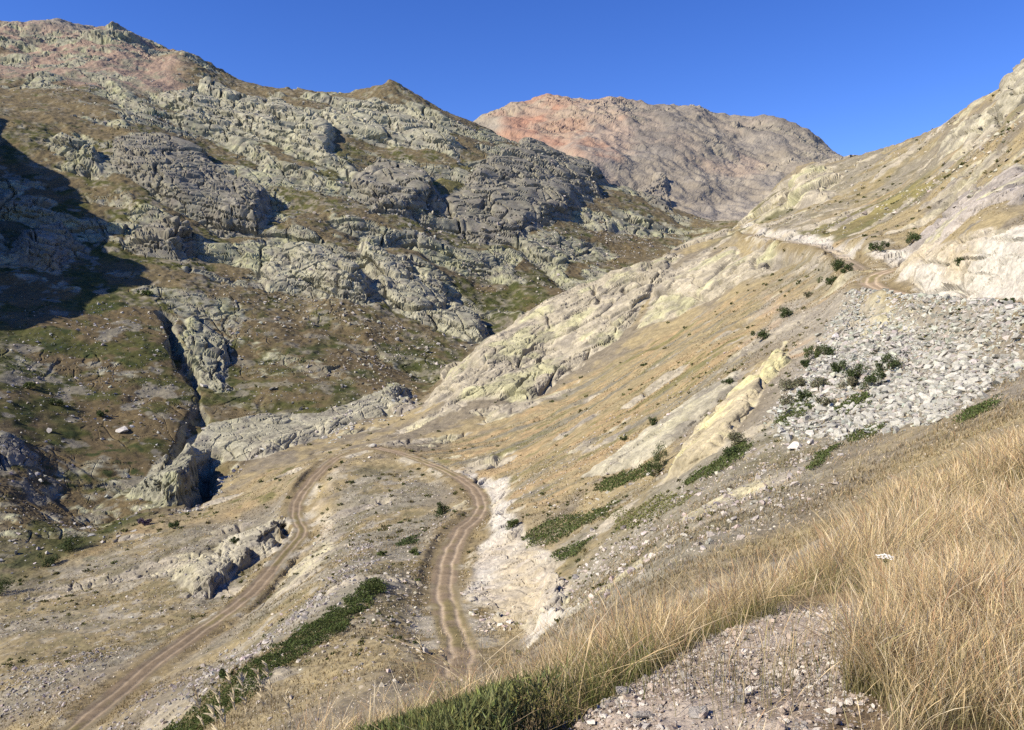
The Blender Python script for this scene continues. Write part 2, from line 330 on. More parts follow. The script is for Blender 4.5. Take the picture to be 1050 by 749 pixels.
# ------------------------------------------------------------------ rows gathered where the land stands steep
GEO = BUL.ravel() * .62 + TER * (1 - .35 * (R * (BUL.ravel() > 2))) * .66
GEO += np.where(yr > 35, fbm(xr, yr, zr0, 40, 3, seed=51) * 1.6 * np.clip(yr / 200, 0, 1) * (1 - road), 0)
PITS = [([(203,472),(217,466),(220,492),(212,512),(194,518),(196,500)], 7.5, 2.2), ([(283,540),(297,538),(300,551),(288,556)], 3.0, 1.0)]   # dark hollows under the two humps
for pix, dep, w in PITS:
    m, sd = region(pix, 8, .8, 5)
    GEO[m] -= dep * sstep(-w*.5, w, sd)
GEO *= 1 - road
Z1 = Z + GEO.reshape(NR, NC)
el = Z1 / Y; de = np.diff(el, axis=0); dl = np.diff(np.log(Y), axis=0)
wt = np.interp(Lr[:-1], [lg(20), lg(60), lg(1150), lg(1300)], [.3, .8, .8, .5])[:, None]
ds = np.where(de > 0, de, -.35 * de) * (Lr[:-1] > lg(50))[:, None] + .62 * dl * wt
cum = np.concatenate([np.zeros((1, NC)), np.cumsum(ds, 0)], 0)
cum /= cum[-1:]
for n_ in (41, 31, 21):                              # neighbouring bearings share nearly the same rows
    k_ = n_ // 2; q = np.cumsum(np.pad(cum, ((0, 0), (k_ + 1, k_)), mode='edge'), 1); cum = (q[:, n_:] - q[:, :-n_]) / n_
NR2 = 2150
RI = np.zeros((NR2, NC), np.int32); RF = np.zeros((NR2, NC), F32)
for j in range(NC):
    t = np.linspace(0, cum[-1, j], NR2); fi = np.interp(t, cum[:, j], np.arange(NR))
    RI[:, j] = np.minimum(fi.astype(int), NR - 2); RF[:, j] = fi - RI[:, j]
JJ = np.arange(NC)[None, :] * np.ones((NR2, 1), np.int32)
def rs(F): F = F.reshape(NR, NC); return (F[RI, JJ] * (1 - RF) + F[RI + 1, JJ] * RF).astype(F32)
def rc_(F):                                           # the same, smooth across rows
    i0, i2, i3 = np.maximum(RI - 1, 0), RI + 1, np.minimum(RI + 2, NR - 1); t = RF
    p0, p1, p2, p3 = F[i0, JJ], F[RI, JJ], F[i2, JJ], F[i3, JJ]
    return (.5 * (2*p1 + (p2 - p0)*t + (2*p0 - 5*p1 + 4*p2 - p3)*t*t + (3*p1 - p0 - 3*p2 + p3)*t*t*t)).astype(F32)
def rn(F): return F.reshape(NR, NC)[RI + (RF > .5), JJ]
def blur(a, n):
    for _ in range(n):
        p = np.pad(a, 1, mode='edge'); a = (p[:-2, 1:-1] + p[2:, 1:-1] + p[1:-1, :-2] + p[1:-1, 2:] + 2 * a) / 6
    return a
def full(m, sd): q = np.full(NR * NC, -99, F32); q[m] = sd; return q
CSD = [rs(full(m, sd)).ravel() for m, sd in ((cut_m, cut_sd), (cu2_m, cu2_sd), (cu3_m, cu3_sd))]
Yn = np.exp(rs(np.log(Y))); X, Y, Z = (Yn * Ac[None, :]).astype(F32), Yn.astype(F32), blur(rc_(Z1), 2).astype(F32)
R, ROUGH, CUT, road, lef, far = (blur(rs(q), 3).astype(F32).ravel() for q in (R, ROUGH, CUT, road, lef, far)); BUL = rs(BUL); DV = rs(DV)
TONE = [rs(t.astype(F32)).ravel() for t in TONE]; RD = rs(RD); RS = rn(RS); RK = rn(RK); OID = rn(OID).ravel(); zlow = rs(zr0).ravel()
NR = NR2; xr, yr, zr0 = X.ravel(), Y.ravel(), Z.ravel()
# ------------------------------------------------------------------ displacement along the slope's normal
NX, NY, NZ = (blur(q, 5) for q in normals(X, Y, Z))
l = np.sqrt(NX**2 + NY**2 + NZ**2); NX, NY, NZ = NX/l, NY/l, NZ/l
nxr, nyr, nzr = NX.ravel(), NY.ravel(), NZ.ravel()
D = np.zeros(NR * NC, F32)
i_f = np.nonzero(far > .01)[0]                       # spurs and gullies of the far mountain
D[i_f] += far[i_f] * ((fbm(xr[i_f], yr[i_f]*.6, zr0[i_f]*.4, 330, 4, seed=55, ridged=True) - .45) * 34 + fbm(xr[i_f], yr[i_f], zr0[i_f], 75, 4, gain=.55, seed=56) * 8 + (fbm(xr[i_f], yr[i_f]*.22, zr0[i_f]*.22, 90, 3, seed=58, ridged=True) - .45) * 13)
m = np.nonzero((lef > .3) & (zr0 > 180))[0]; D[m] += sstep(180, 330, zr0[m]) * (fbm(xr[m], yr[m], zr0[m], 45, 4, gain=.6, seed=57, ridged=True) - .45) * 11
ROUGH *= 1 - far * (.5 - .5 * sstep(620, 700, xr / yr * FPX + CX) * sstep(380, 450, zr0))
def pos(m): return xr[m] + nxr[m]*D[m], yr[m] + nyr[m]*D[m], zr0[m] + nzr[m]*D[m]
m = np.nonzero(yr > 24)[0]
px_, py_, pz_ = pos(m)
D[m] += (R[m] * .8 + .12) * ROUGH[m] * (1 - .55 * lef[m]) * (fbm(px_, py_, pz_, 34, 4, seed=61, ridged=True) - .4) * 1.7 * np.clip(yr[m] / 300, .04, 1.3) * (1 - road[m])
def add_facets(lam, amp, ymin, ymax, rmin=.06, aniso=1.):
    m = np.nonzero((R > rmin) & (yr > ymin) & (yr < ymax))[0]
    if len(m) == 0: return
    X_, Y_, Z_ = pos(m)
    wx = fbm(X_, Y_, Z_, lam*1.3, 2, seed=7) * lam * .3
    lf = lef[m]
    u_ = X_ * .90 - Z_ * .43 * (2*lf - 1); w_ = Z_ * .90 + X_ * .43 * (2*lf - 1)   # beds dip along the slope
    fc, e = facets(u_ * aniso + wx, Y_ + wx, w_ * 1.15, lam, int(lam * 3) % 9)
    D[m] += R[m] * ROUGH[m] * amp * ((fc + .25) * sstep(0, .20, e) - .38 * (1 - sstep(0, .055, e)))
def add_joints(l1, l2, l3, amp, crack, ymin, ymax, seed, rmin=.06):   # bedded rock: beds and two sets of cross joints
    m = np.nonzero((R > rmin) & (yr > ymin) & (yr < ymax))[0]
    if len(m) == 0: return
    X_, Y_, Z_ = pos(m); side = lef[m]
    wa = fbm(X_, Y_, Z_, l2*2.2, 3, seed=seed) * l1 * .9; wb = fbm(X_, Y_, Z_, l2*1.6, 3, seed=seed+3) * l2 * .45
    q1 = (np.where(side > .5, .19, -.42) * X_ + np.where(side > .5, -.25, -.10) * Y_ + .86 * Z_ + wa) / l1
    q2 = (.82 * X_ + .52 * Y_ - .15 * Z_ + wb) / l2
    q3 = (-.35 * X_ + .88 * Y_ + .32 * Z_ + wb) / l3
    q2 = q2 + LAT[_h(np.floor(q1).astype(np.int32), np.int32(seed), np.int32(1))]; q3 = q3 + LAT[_h(np.floor(q1).astype(np.int32), np.int32(seed), np.int32(2))]
    e = np.full(len(m), 9., F32); ids = []
    for q, l_ in ((q1, l1), (q2, l2), (q3, l3)):
        f_ = np.floor(q); t_ = q - f_; e = np.minimum(e, np.minimum(t_, 1 - t_) * l_); ids.append(f_.astype(np.int32))
    hsh = _h(ids[0], ids[1] + seed, ids[2]); h = LAT[hsh] - .5
    t2 = (q2 - ids[1] - .5) * (LATN[0][hsh] - .5) + (q3 - ids[2] - .5) * (LATN[1][hsh] - .5)
    wc = np.maximum(.10 * l1, .0011 * Y_)
    amp = amp * np.where(side > .5, .6, 1.); bedh = LAT[_h(ids[0], np.int32(seed + 20), np.int32(3))] - .5
    D[m] += R[m] * ROUGH[m] * (amp * (np.where(side > .5, .35, .8) * h + np.where(side > .5, .8, .2) * bedh + np.where(side > .5, .45, .8) * t2) - crack * (1 - sstep(0, wc, e)) * (LATN[2][hsh] > .35))
add_facets(36, 2.4, 330, 1e9, aniso=.6)
add_joints(13, 40, 30, 6.5, 5.0, 330, 1e9, 13)
add_joints(5, 17, 13, 1.6, 2.6, 150, 1e9, 3)
add_joints(2.2, 8, 6, .5, 1.0, 90, 600, 5)
add_facets(5.5, .3, 60, 330, aniso=.6)
add_joints(1.5, 5, 4, .55, .4, 40, 330, 7)
add_joints(.5, 1.8, 1.4, .2, .14, 24, 150, 9)
# rubbly ground everywhere: small lumps matched to how finely the land is meshed
m = np.nonzero(yr > 24)[0]
dd = yr[m] / 400
for lam, amp, seed in ((9, .5, 71), (4, .34, 72), (2.2, .26, 73)):
    D[m] += fbm(xr[m], yr[m], zr0[m], lam, 2, seed=seed) * amp * np.clip(dd * 1.4, .1, 1.5) * (1 - .9 * road[m]) * (1 - .75 * R[m]) * (1 - .3 * lef[m]) * sstep(.25, .6, dd * 9 / lam)
m = np.nonzero((yr > 24) & (yr < 220))[0]
D[m] += fbm(xr[m], yr[m], zr0[m], .8, 2, seed=74) * .1 * (1 - .8 * road[m])
m = np.nonzero(yr <= 30)[0]
D[m] += fbm(xr[m], yr[m], zr0[m], 1.2, 3, seed=75) * .07 + fbm(xr[m], yr[m], zr0[m], .12, 3, seed=76) * .016
m = np.nonzero(RD.ravel() < 2.6)[0]                 # two ruts and the crown between them
wob = fbm(xr[m], yr[m], 0*xr[m], 5, 3, seed=80) * .26
lat = (RD.ravel() * RS.ravel())[m] + wob
D[m] += -.08 * np.exp(-((np.abs(lat) - .66) / .24) ** 2)
D = D.reshape(NR, NC); k_ = .15 + .45 * (1 - sstep(300, 420, Y)) * (1 - lef.reshape(NR, NC)) * (1 - .8 * CUT.reshape(NR, NC)); D = (D * (1 - k_) + k_ * blur(D, 2)).astype(F32)
X2 = X + NX * D; Y2 = Y + NY * D; Z2 = Z + NZ * D
N2 = normals(X2, Y2, Z2)
print('shape', round(time.time() - T0, 1))
# ------------------------------------------------------------------ surface colours (what the ground is made of, plus some painted shade at far left)
c3 = lambda *a: np.array(a, F32)
def mix(a, b, t): return a * (1 - t)[:, None] + b * t[:, None]
x, y, z = X2.ravel(), Y2.ravel(), Z2.ravel()
steep = 1 - np.clip(N2[2].ravel(), 0, 1)
n_a = fbm(x, y, z, 60, 5, seed=101); n_b = fbm(x, y, z, 14, 5, seed=102); n_c = fbm(x, y, z, 3.2, 3, seed=103)
n_str = fbm(x * .16, y, z * .16, 3.6, 5, gain=.65, seed=104) + .3 * n_c
soil, soil2 = c3(.155,.115,.075), c3(.18,.155,.11)
straw, orange, pale = c3(.265,.217,.12), c3(.30,.222,.12), c3(.40,.32,.19)
green, dkgreen, yelgreen = c3(.085,.088,.026), c3(.035,.046,.015), c3(.19,.18,.05)
grey, scree_c = c3(.205,.188,.138), c3(.40,.37,.29)
col = mix(np.broadcast_to(soil2, (len(x), 3)), straw, sstep(-.4, .5, n_b + .4*n_c))
AREAS = [   # outline, colour, strength, how broken up
 ([(420,462),(560,402),(700,335),(830,268),(862,290),(800,340),(700,420),(600,500),(540,520),(500,490)], 'stripe', .95),
 ([(0,545),(150,548),(300,520),(340,560),(180,650),(0,740)], 'stony', .8),
 ([(0,600),(150,548),(300,510),(330,478),(300,470),(180,525),(60,570)], 'straw', .7),
 ([(360,480),(440,480),(450,560),(430,620),(300,690),(200,749),(140,749),(250,640),(320,560)], 'stony', .9),
 ([(780,310),(1050,315),(1050,410),(1000,420),(900,440),(830,470),(780,440),(800,370)], 'scree', .95),
 ([(640,500),(790,430),(880,440),(800,520),(700,580),(590,640),(560,580)], 'stony', .85),
 ([(0,330),(110,300),(190,330),(210,420),(150,540),(60,580),(0,610)], 'moor_and_shade', .95),
 ([(200,330),(260,320),(380,340),(480,350),(440,400),(360,430),(300,410),(220,440)], 'moor_and_shade', .7),
 ([(470,250),(640,230),(730,230),(640,275),(560,315),(500,345)], 'moor_and_shade', .6),
 ([(0,130),(140,240),(120,300),(0,330)], 'moor_and_shade', .95),  # dark moor tint in the big shadow's outline, also standing in for its shade
 ([(0,20),(150,45),(200,70),(150,95),(0,75)], 'pink', .75),
 ([(880,200),(1050,100),(1050,130),(950,200),(860,250),(800,250)], 'stripe', .75),
 ([(760,235),(860,165),(960,130),(1000,150),(900,200),(820,240)], 'stony', .6),
 ([(800,245),(880,215),(960,170),(975,180),(900,230),(840,250)], 'green', .6),
 ([(440,180),(500,170),(500,195),(450,200)], 'green', .7), ([(310,150),(360,155),(350,190),(300,180)], 'green', .7),
 ([(312,535),(322,518),(331,528),(330,548),(318,560)], 'bare', .8), ([(334,474),(345,480),(336,498),(328,490)], 'bare', .8), ([(780,250),(850,258),(880,268),(850,300),(800,290)], 'stony', .8),
 ([(740,232),(790,212),(800,222),(760,240)], 'green', .8),
]
def area_col(kind, m):
    a, b, c, s = n_a[m], n_b[m], n_c[m], n_str[m]
    if kind == 'crag': q = mix(np.broadcast_to(c3(.15,.135,.115), (len(m), 3)), c3(.25,.21,.165), sstep(-.2, .4, fbm(x[m], y[m], z[m], 50, 4, seed=113)))
    elif kind == 'red': q = mix(np.broadcast_to(c3(.32,.18,.12), (len(m), 3)), c3(.29,.22,.16), sstep(-.1, .5, fbm(x[m], y[m], z[m], 70, 4, seed=114)))
    elif kind == 'talus': q = np.broadcast_to(c3(.33,.255,.19), (len(m), 3))
    elif kind == 'stripe':
        q = mix(np.broadcast_to(straw*.95, (len(m), 3)), orange, sstep(-.1, .5, s)); q = mix(q, grey*.85, sstep(.15, .55, -s + .3*c)); q = mix(q, c3(.135,.128,.05), .8*sstep(.22, .6, fbm(x[m]*.3, y[m], z[m]*.3, 4, 5, gain=.7, seed=110)))
    elif kind == 'stony': q = mix(np.broadcast_to(grey, (len(m), 3)), straw*.8, sstep(.05, .5, b + .5*s)); q = mix(q, scree_c*.68, sstep(.3, .7, c)); q = mix(q, c3(.12,.108,.055), .7*sstep(.15, .6, -c + .4*b))
    elif kind == 'scree': q = mix(np.broadcast_to(c3(.25,.225,.175), (len(m), 3)), c3(.36,.265,.165), sstep(.2, .6, b))
    elif kind == 'moor_and_shade': q = mix(np.broadcast_to(c3(.115,.088,.045), (len(m), 3)), green*.75, sstep(-.15, .35, b + .3*a)); q = mix(q, dkgreen, sstep(.2, .55, n_b[m][::1] * .6 - c*.6)); q = mix(q, grey*.9, sstep(.32, .55, fbm(x[m], y[m], z[m], 8, 5, seed=111)))  # moor browns and greens, reused to darken the ground inside the big shadow
    elif kind == 'pink': q = mix(np.broadcast_to(c3(.30,.215,.165), (len(m), 3)), grey, sstep(0, .6, b))
    elif kind == 'bare': q = mix(np.broadcast_to(c3(.46,.39,.28), (len(m), 3)), scree_c, sstep(-.2, .5, c))
    elif kind == 'straw': q = mix(np.broadcast_to(straw, (len(m), 3)), orange*.8, sstep(-.1, .5, b)); q = mix(q, green, sstep(.3, .7, c))
    else: q = mix(np.broadcast_to(green, (len(m), 3)), yelgreen, sstep(-.2, .5, b))
    return q
# whole-mountain ground under the outlines
m = np.nonzero(lef > .01)[0]
q = mix(np.broadcast_to(c3(.135,.108,.058), (len(m), 3)), green*.85, sstep(-.2, .45, n_b[m] + .4*n_a[m] - .35*sstep(60, 250, z[m])))
q = mix(q, c3(.21,.185,.13), sstep(.0, .6, n_c[m]*.6 + n_b[m]*.5))
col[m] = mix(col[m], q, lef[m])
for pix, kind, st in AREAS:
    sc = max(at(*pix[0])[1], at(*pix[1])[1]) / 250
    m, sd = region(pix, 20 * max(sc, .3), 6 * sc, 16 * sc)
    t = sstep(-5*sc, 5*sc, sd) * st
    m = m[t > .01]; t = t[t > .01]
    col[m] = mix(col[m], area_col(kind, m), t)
# far mountain
m = np.nonzero(far > .01)[0]
uu = x[m] / np.maximum(y[m], 1) * FPX + CX
red = sstep(-.35, .25, fbm(x[m], y[m], z[m], 260, 4, seed=120) + .75 - np.abs(uu - 575) / 70)
q = mix(np.broadcast_to(c3(.225,.198,.155), (len(m), 3)), c3(.32,.195,.13), red * .85)
q = mix(q, c3(.22,.20,.17), sstep(.05, .5, fbm(x[m]*1.2, y[m], z[m]*.5, 130, 5, seed=121) + sstep(640, 800, uu)*.35) * .8)
q = mix(q, c3(.31,.275,.215), sstep(.2, .6, fbm(x[m], y[m], z[m], 60, 4, seed=122)) * .6)
col[m] = mix(col[m], q, far[m])
FARAREAS = [([(500,126),(530,112),(572,101),(600,118),(592,150),(560,165),(520,140)], 'red', .8), ([(640,118),(668,104),(700,110),(690,128),(712,150),(690,168),(655,150)], 'crag', .8), ([(700,116),(760,126),(800,128),(830,140),(842,158),(800,150),(750,142)], 'crag', .6),
 ([(600,106),(640,106),(640,130),(660,165),(625,150)], 'talus', .8), ([(700,170),(760,160),(800,170),(760,185)], 'talus', .6), ([(560,150),(600,165),(640,180),(600,170)], 'red', .5)]
for pix, kind, st in FARAREAS:
    m, sd = region(pix, 90, 45, 120, 1200)
    t = sstep(-25, 25, sd) * st * (yr[m] > 1250); m = m[t > .01]; t = t[t > .01]
    col[m] = mix(col[m], area_col(kind, m), t)
# rock
rr = np.clip(sstep(.25, .55, R + .25*n_c*(R > .02)) + lef * sstep(.34, .5, steep) * .8, 0, 1)
rr = np.maximum(rr, sstep(.42, .6, steep) * (yr > 40) * .8) * (1 - far * .65)
lich = sstep(.0, .55, fbm(x, y, z, 11, 4, seed=130)); dark = sstep(.05, .6, fbm(x, y, z, 5, 5, seed=131))
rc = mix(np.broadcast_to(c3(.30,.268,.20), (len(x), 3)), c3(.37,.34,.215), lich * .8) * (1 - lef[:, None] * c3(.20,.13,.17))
T = TONE
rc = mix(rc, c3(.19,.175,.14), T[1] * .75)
rc = mix(rc, c3(.345,.325,.235), T[2] * .6)
rc = mix(rc, mix(np.broadcast_to(c3(.33,.295,.215), (len(x), 3)), c3(.35,.335,.20), lich), T[3] * .85)
rc = mix(rc, mix(np.broadcast_to(c3(.38,.33,.215), (len(x), 3)), c3(.38,.35,.19), sstep(-.2, .5, n_c + n_b*.6)), T[4])
rc = mix(rc, mix(np.broadcast_to(c3(.30,.27,.24), (len(x), 3)), c3(.40,.39,.2), lich * .6), T[5] * .8)
rc = mix(rc, c3(.155,.14,.12), dark * .55 * (1 - T[4]*.6))
rc *= (1 + .3 * n_c)[:, None]
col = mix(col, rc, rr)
cc = mix(np.broadcast_to(c3(.43,.405,.345), (len(x), 3)), c3(.40,.345,.24), sstep(-.1, .6, n_b)); cc = mix(cc, c3(.40,.36,.30), sstep(.2, .6, n_c) * .6)
col = mix(col, cc, CUT * .92)
# the tracks: ruts of pale dust, a duller crown, rough verges
rd = RD.ravel(); lat = rd * RS.ravel() + fbm(x, y, 0*x, 5, 3, seed=80) * .26 * (rd < 6)
hard = (1 - sstep(.95, 1.75, rd + n_c*.6 + n_b*.45)) * np.where(RK.ravel() == 3, .45, 1)
rut = np.exp(-((np.abs(lat) - .66) / .24) ** 2)
tone_rd = np.where(RK.ravel() == 0, .82, np.where(RK.ravel() >= 2, 1.25, 1.))[:, None]
tc = mix(mix(np.broadcast_to(c3(.235,.18,.115), (len(x), 3)), c3(.20,.165,.075), sstep(.0, .5, n_b + .6*n_c)), c3(.42,.335,.225), rut * (.6 + .4*sstep(-.4, .3, n_b))) * tone_rd
col = mix(col, tc, hard)
vg = sstep(1.2, 1.8, rd) * (1 - sstep(2.6, 4.6, rd + n_c)); col = mix(col, mix(np.broadcast_to(c3(.2,.155,.075), (len(x), 3)), scree_c, sstep(.1, .5, n_b + n_c*.5)), vg * .7 * (1 - CUT))
# ground at the viewer's feet
nf = np.nonzero(y < 26)[0]
path_m, path_sd = region([(545,765),(630,708),(710,660),(795,630),(880,620),(915,630),(890,700),(860,760),(800,900),(600,900)], 3, .15, 1.2)
PATH = np.zeros(xr.shape, F32); PATH[path_m] = sstep(-.12, .2, path_sd) * (yr[path_m] < 12)
gq = mix(np.broadcast_to(c3(.17,.125,.075), (len(nf), 3)), c3(.27,.20,.11), sstep(-.4, .4, fbm(x[nf], y[nf], z[nf], .5, 4, seed=140)))
gq = mix(gq, mix(np.broadcast_to(c3(.31,.25,.19), (len(nf), 3)), c3(.41,.35,.28), sstep(-.3, .4, fbm(x[nf], y[nf], z[nf], .25, 4, seed=141))), PATH[nf])
col[nf] = mix(col[nf], gq, 1 - sstep(18, 26, y[nf]))
px = fbm(x, y, z, 1.3, 3, gain=.8, seed=150)
col *= (1 + .24 * px + .10 * (RNG.random(len(x)).astype(F32) - .5))[:, None]
col = np.clip(col, .012, .75)
print('colour', round(time.time() - T0, 1))
# ------------------------------------------------------------------ scene, materials, mesh helpers
scene = bpy.context.scene
COL = scene.collection
def material(name, attr=None, base=(.3,.3,.3,1), rough=.95, bump=.0, bscale=1., var=.25, vscale=2., spec=.15):
    m = bpy.data.materials.new(name); m.use_nodes = True; nt = m.node_tree; N = nt.nodes; L = nt.links
    b = N['Principled BSDF']; b.inputs['Roughness'].default_value = rough; b.inputs['Specular IOR Level'].default_value = spec
    if attr:
        a = N.new('ShaderNodeAttribute'); a.attribute_name = attr; src = a.outputs['Color']
    else:
        a = N.new('ShaderNodeRGB'); a.outputs[0].default_value = base; src = a.outputs[0]
    tc = N.new('ShaderNodeTexCoord')
    n1 = N.new('ShaderNodeTexNoise'); n1.inputs['Scale'].default_value = vscale; n1.inputs['Detail'].default_value = 8; n1.inputs['Roughness'].default_value = .7
    L.new(tc.outputs['Object'], n1.inputs['Vector'])
    mr = N.new('ShaderNodeMapRange'); mr.inputs[1].default_value = .3; mr.inputs[2].default_value = .7; mr.inputs[3].default_value = 1 - var; mr.inputs[4].default_value = 1 + var
    L.new(n1.outputs['Fac'], mr.inputs[0])
    mx = N.new('ShaderNodeVectorMath'); mx.operation = 'SCALE'
    L.new(src, mx.inputs[0]); L.new(mr.outputs[0], mx.inputs['Scale']); L.new(mx.outputs[0], b.inputs['Base Color'])
    if bump:
        n2 = N.new('ShaderNodeTexNoise'); n2.inputs['Scale'].default_value = bscale; n2.inputs['Detail'].default_value = 10; n2.inputs['Roughness'].default_value = .65
        L.new(tc.outputs['Object'], n2.inputs['Vector'])
        bp = N.new('ShaderNodeBump'); bp.inputs['Strength'].default_value = 1.; bp.inputs['Distance'].default_value = bump
        L.new(n2.outputs['Fac'], bp.inputs['Height']); L.new(bp.outputs[0], b.inputs['Normal'])
    return m
def translucent(m, k):
    nt = m.node_tree; b = nt.nodes['Principled BSDF']; o = nt.nodes['Material Output']; t = nt.nodes.new('ShaderNodeBsdfTranslucent'); x_ = nt.nodes.new('ShaderNodeMixShader'); x_.inputs[0].default_value = k
    nt.links.new(b.inputs['Base Color'].links[0].from_socket, t.inputs[0]); nt.links.new(b.outputs[0], x_.inputs[1]); nt.links.new(t.outputs[0], x_.inputs[2]); nt.links.new(x_.outputs[0], o.inputs['Surface'])
def mesh_np(name, verts, faces, mat, color=None, smooth=False):
    me = bpy.data.meshes.new(name); n = len(verts); k = faces.shape[1]
    me.vertices.add(n); me.vertices.foreach_set('co', np.ascontiguousarray(verts, F32).ravel())
    me.loops.add(faces.size); me.loops.foreach_set('vertex_index', np.ascontiguousarray(faces, np.int32).ravel())
    me.polygons.add(len(faces)); me.polygons.foreach_set('loop_start', np.arange(0, faces.size, k, dtype=np.int32))
    me.polygons.foreach_set('use_smooth', np.full(len(faces), smooth))
    if color is not None:
        at_ = me.attributes.new('tint', 'FLOAT_COLOR', 'POINT')
        at_.data.foreach_set('color', np.concatenate([color, np.ones((n, 1))], 1).astype(F32).ravel())
    me.update(calc_edges=True); me.materials.append(mat)
    return me
def link(name, me, label=None, cat=None, group=None, kind=None, parent=None, loc=None, rz=None, sc=None):
    o = bpy.data.objects.new(name, me); COL.objects.link(o)
    if label: o['label'] = label
    if cat: o['category'] = cat
    if group: o['group'] = group
    if kind: o['kind'] = kind
    if parent: o.parent = parent
    if loc is not None: o.location = loc
    if rz is not None: o.rotation_euler = rz if hasattr(rz, '__len__') else (0, 0, rz)
    if sc is not None: o.scale = sc if hasattr(sc, '__len__') else (sc, sc, sc)
    return o
M_LAND = material('land', 'tint', bump=.12, bscale=1.7, var=.25, vscale=2.3)
M_NEAR = material('near_ground', 'tint', bump=.02, bscale=30, var=.35, vscale=40)
M_ROAD = material('track_dust', 'tint', bump=.05, bscale=3, var=.15, vscale=5)
# ------------------------------------------------------------------ the land cut into named pieces
VERT = np.stack([X2.ravel(), Y2.ravel(), Z2.ravel()], 1)
ii = (np.arange(NR-1)[:, None] * NC + np.arange(NC-1)[None, :]).ravel()
QUAD = np.stack([ii, ii+1, ii+NC+1, ii+NC], 1).astype(np.int32)
cls = np.zeros(len(xr), np.int16)                                 # 0 valley slope
cls[(lef > .5)] = 1; cls[far > .5] = 2
cls[(DV.ravel() > 1e8) & (yr > 620)] = 2
cls[(yr < 26)] = 3
cls[(Uc[None, :] * np.ones((NR, 1)) > 760).ravel() & (yr > 150) & (yr < 620) & (zlow > 16)] = 4
cls[(OID >= 0) & (R > .3)] = 100 + OID[(OID >= 0) & (R > .3)]
cm = np.full(len(xr), -1, np.int16)
for q, sd in enumerate(CSD[:2]): cm[sd > 0] = q
sel = (cm >= 0) & (CUT > .4) & (OID != 20); cls[sel] = 50 + cm[sel]
cls[(rd < 1.45) & (yr > 26)] = 10
fc = cls[QUAD[:, 0]]
def piece(c):
    f = QUAD[fc == c]
    if len(f) == 0: return None, None
    u, inv = np.unique(f.ravel(), return_inverse=True)
    return u, inv.reshape(-1, 4)
for c, name, mat in ((0, 'valley_slope', M_LAND), (1, 'mountainside', M_LAND), (2, 'far_mountain', M_LAND), (3, 'foreground_ground', M_NEAR), (4, 'hillside', M_LAND), (10, 'dirt_road', M_ROAD)):
    u, f = piece(c)
    link(name, mesh_np(name, VERT[u], f, mat, col[u]), kind='structure')
def centred(name, u, f, mat):
    v = VERT[u]; o = np.array([v[:,0].mean(), v[:,1].mean(), v[:,2].min()])
    return mesh_np(name, v - o, f, mat, col[u]), o
for k in range(len(OUT)):
    u, f = piece(100 + k)
    if u is None: print('EMPTY outcrop', k); continue
    me, o = centred('rock_outcrop', u, f, M_LAND)
    link('rock_outcrop', me, OUT[k][0], 'rock outcrop', loc=o)
for q, lab in enumerate(('white dug bank beside the bend of the lower track', 'tall whitish road cutting above the upper track at the right edge')):
    u, f = piece(50 + q)
    if u is None: print('EMPTY cut', q); continue
    me, o = centred('road_cutting', u, f, M_LAND)
    link('road_cutting', me, lab, 'road cutting', loc=o)
# land height for planting: the built surface, looked up along a bearing
LG = np.log(Y)
def _loc(xx, yy):
    xx = np.asarray(xx, float); yy = np.asarray(yy, float)
    a = xx / yy; l = np.log(yy)
    j = np.clip(np.searchsorted(Ac, a) - 1, 0, NC - 2); fa = (a - Ac[j]) / (Ac[j+1] - Ac[j])
    lo = np.zeros(np.shape(l), int); hi = np.full(np.shape(l), NR - 1)
    for _ in range(12):
        md = (lo + hi) // 2; up_ = LG[md, j] <= l; lo = np.where(up_, md, lo); hi = np.where(up_, hi, md)
    i = np.clip(lo, 0, NR - 2); fl = (l - LG[i, j]) / (LG[i+1, j] - LG[i, j] + 1e-9)
    return i, j, np.clip(fl, 0, 1), fa
def ground(xx, yy):
    i, j, fl, fa = _loc(xx, yy)
    return (Z2[i, j]*(1-fa) + Z2[i, j+1]*fa)*(1-fl) + (Z2[i+1, j]*(1-fa) + Z2[i+1, j+1]*fa)*fl
def gidx(xx, yy):
    i, j, fl, fa = _loc(xx, yy)
    return i * NC + j
print('land', round(time.time() - T0, 1))
# ------------------------------------------------------------------ loose stones
import bmesh
def hull_rock(seed, n, sub=0):
    r = random.Random(seed); bm = bmesh.new()
    sx, sy, sz = r.uniform(.8, 1.25), r.uniform(.6, 1.0), r.uniform(.45, .8)
    for _ in range(n):
        while True:
            p = [r.uniform(-1, 1) for _ in range(3)]; q = math.sqrt(sum(c*c for c in p))
            if .1 < q < 1: break
        k = .5 * (.82 + .18 * r.random()) / q
        bm.verts.new((p[0]*k*sx, p[1]*k*sy, p[2]*k*sz))
    g = bmesh.ops.convex_hull(bm, input=bm.verts)
    bmesh.ops.delete(bm, geom=list({e for e in g['geom_interior'] + g['geom_unused'] if isinstance(e, bmesh.types.BMVert)}), context='VERTS')
    if sub:
        bmesh.ops.bevel(bm, geom=list(bm.edges), offset=.035, segments=1, affect='EDGES', clamp_overlap=True)
        bmesh.ops.triangulate(bm, faces=bm.faces)
        bmesh.ops.subdivide_edges(bm, edges=list(bm.edges), cuts=1)
        for v in bm.verts:
            d = (math.sin(v.co.x*19+seed) + math.sin(v.co.y*23+seed*2) + math.sin(v.co.z*29+seed*3)) * .012 + r.uniform(-.008, .008)
            v.co += v.co.normalized() * d
    bmesh.ops.triangulate(bm, faces=bm.faces)
    bm.verts.ensure_lookup_table(); bm.verts.index_update()
    V = np.array([v.co[:] for v in bm.verts]); Fc = np.array([[v.index for v in f.verts] for f in bm.faces]); bm.free()
    return V, Fc
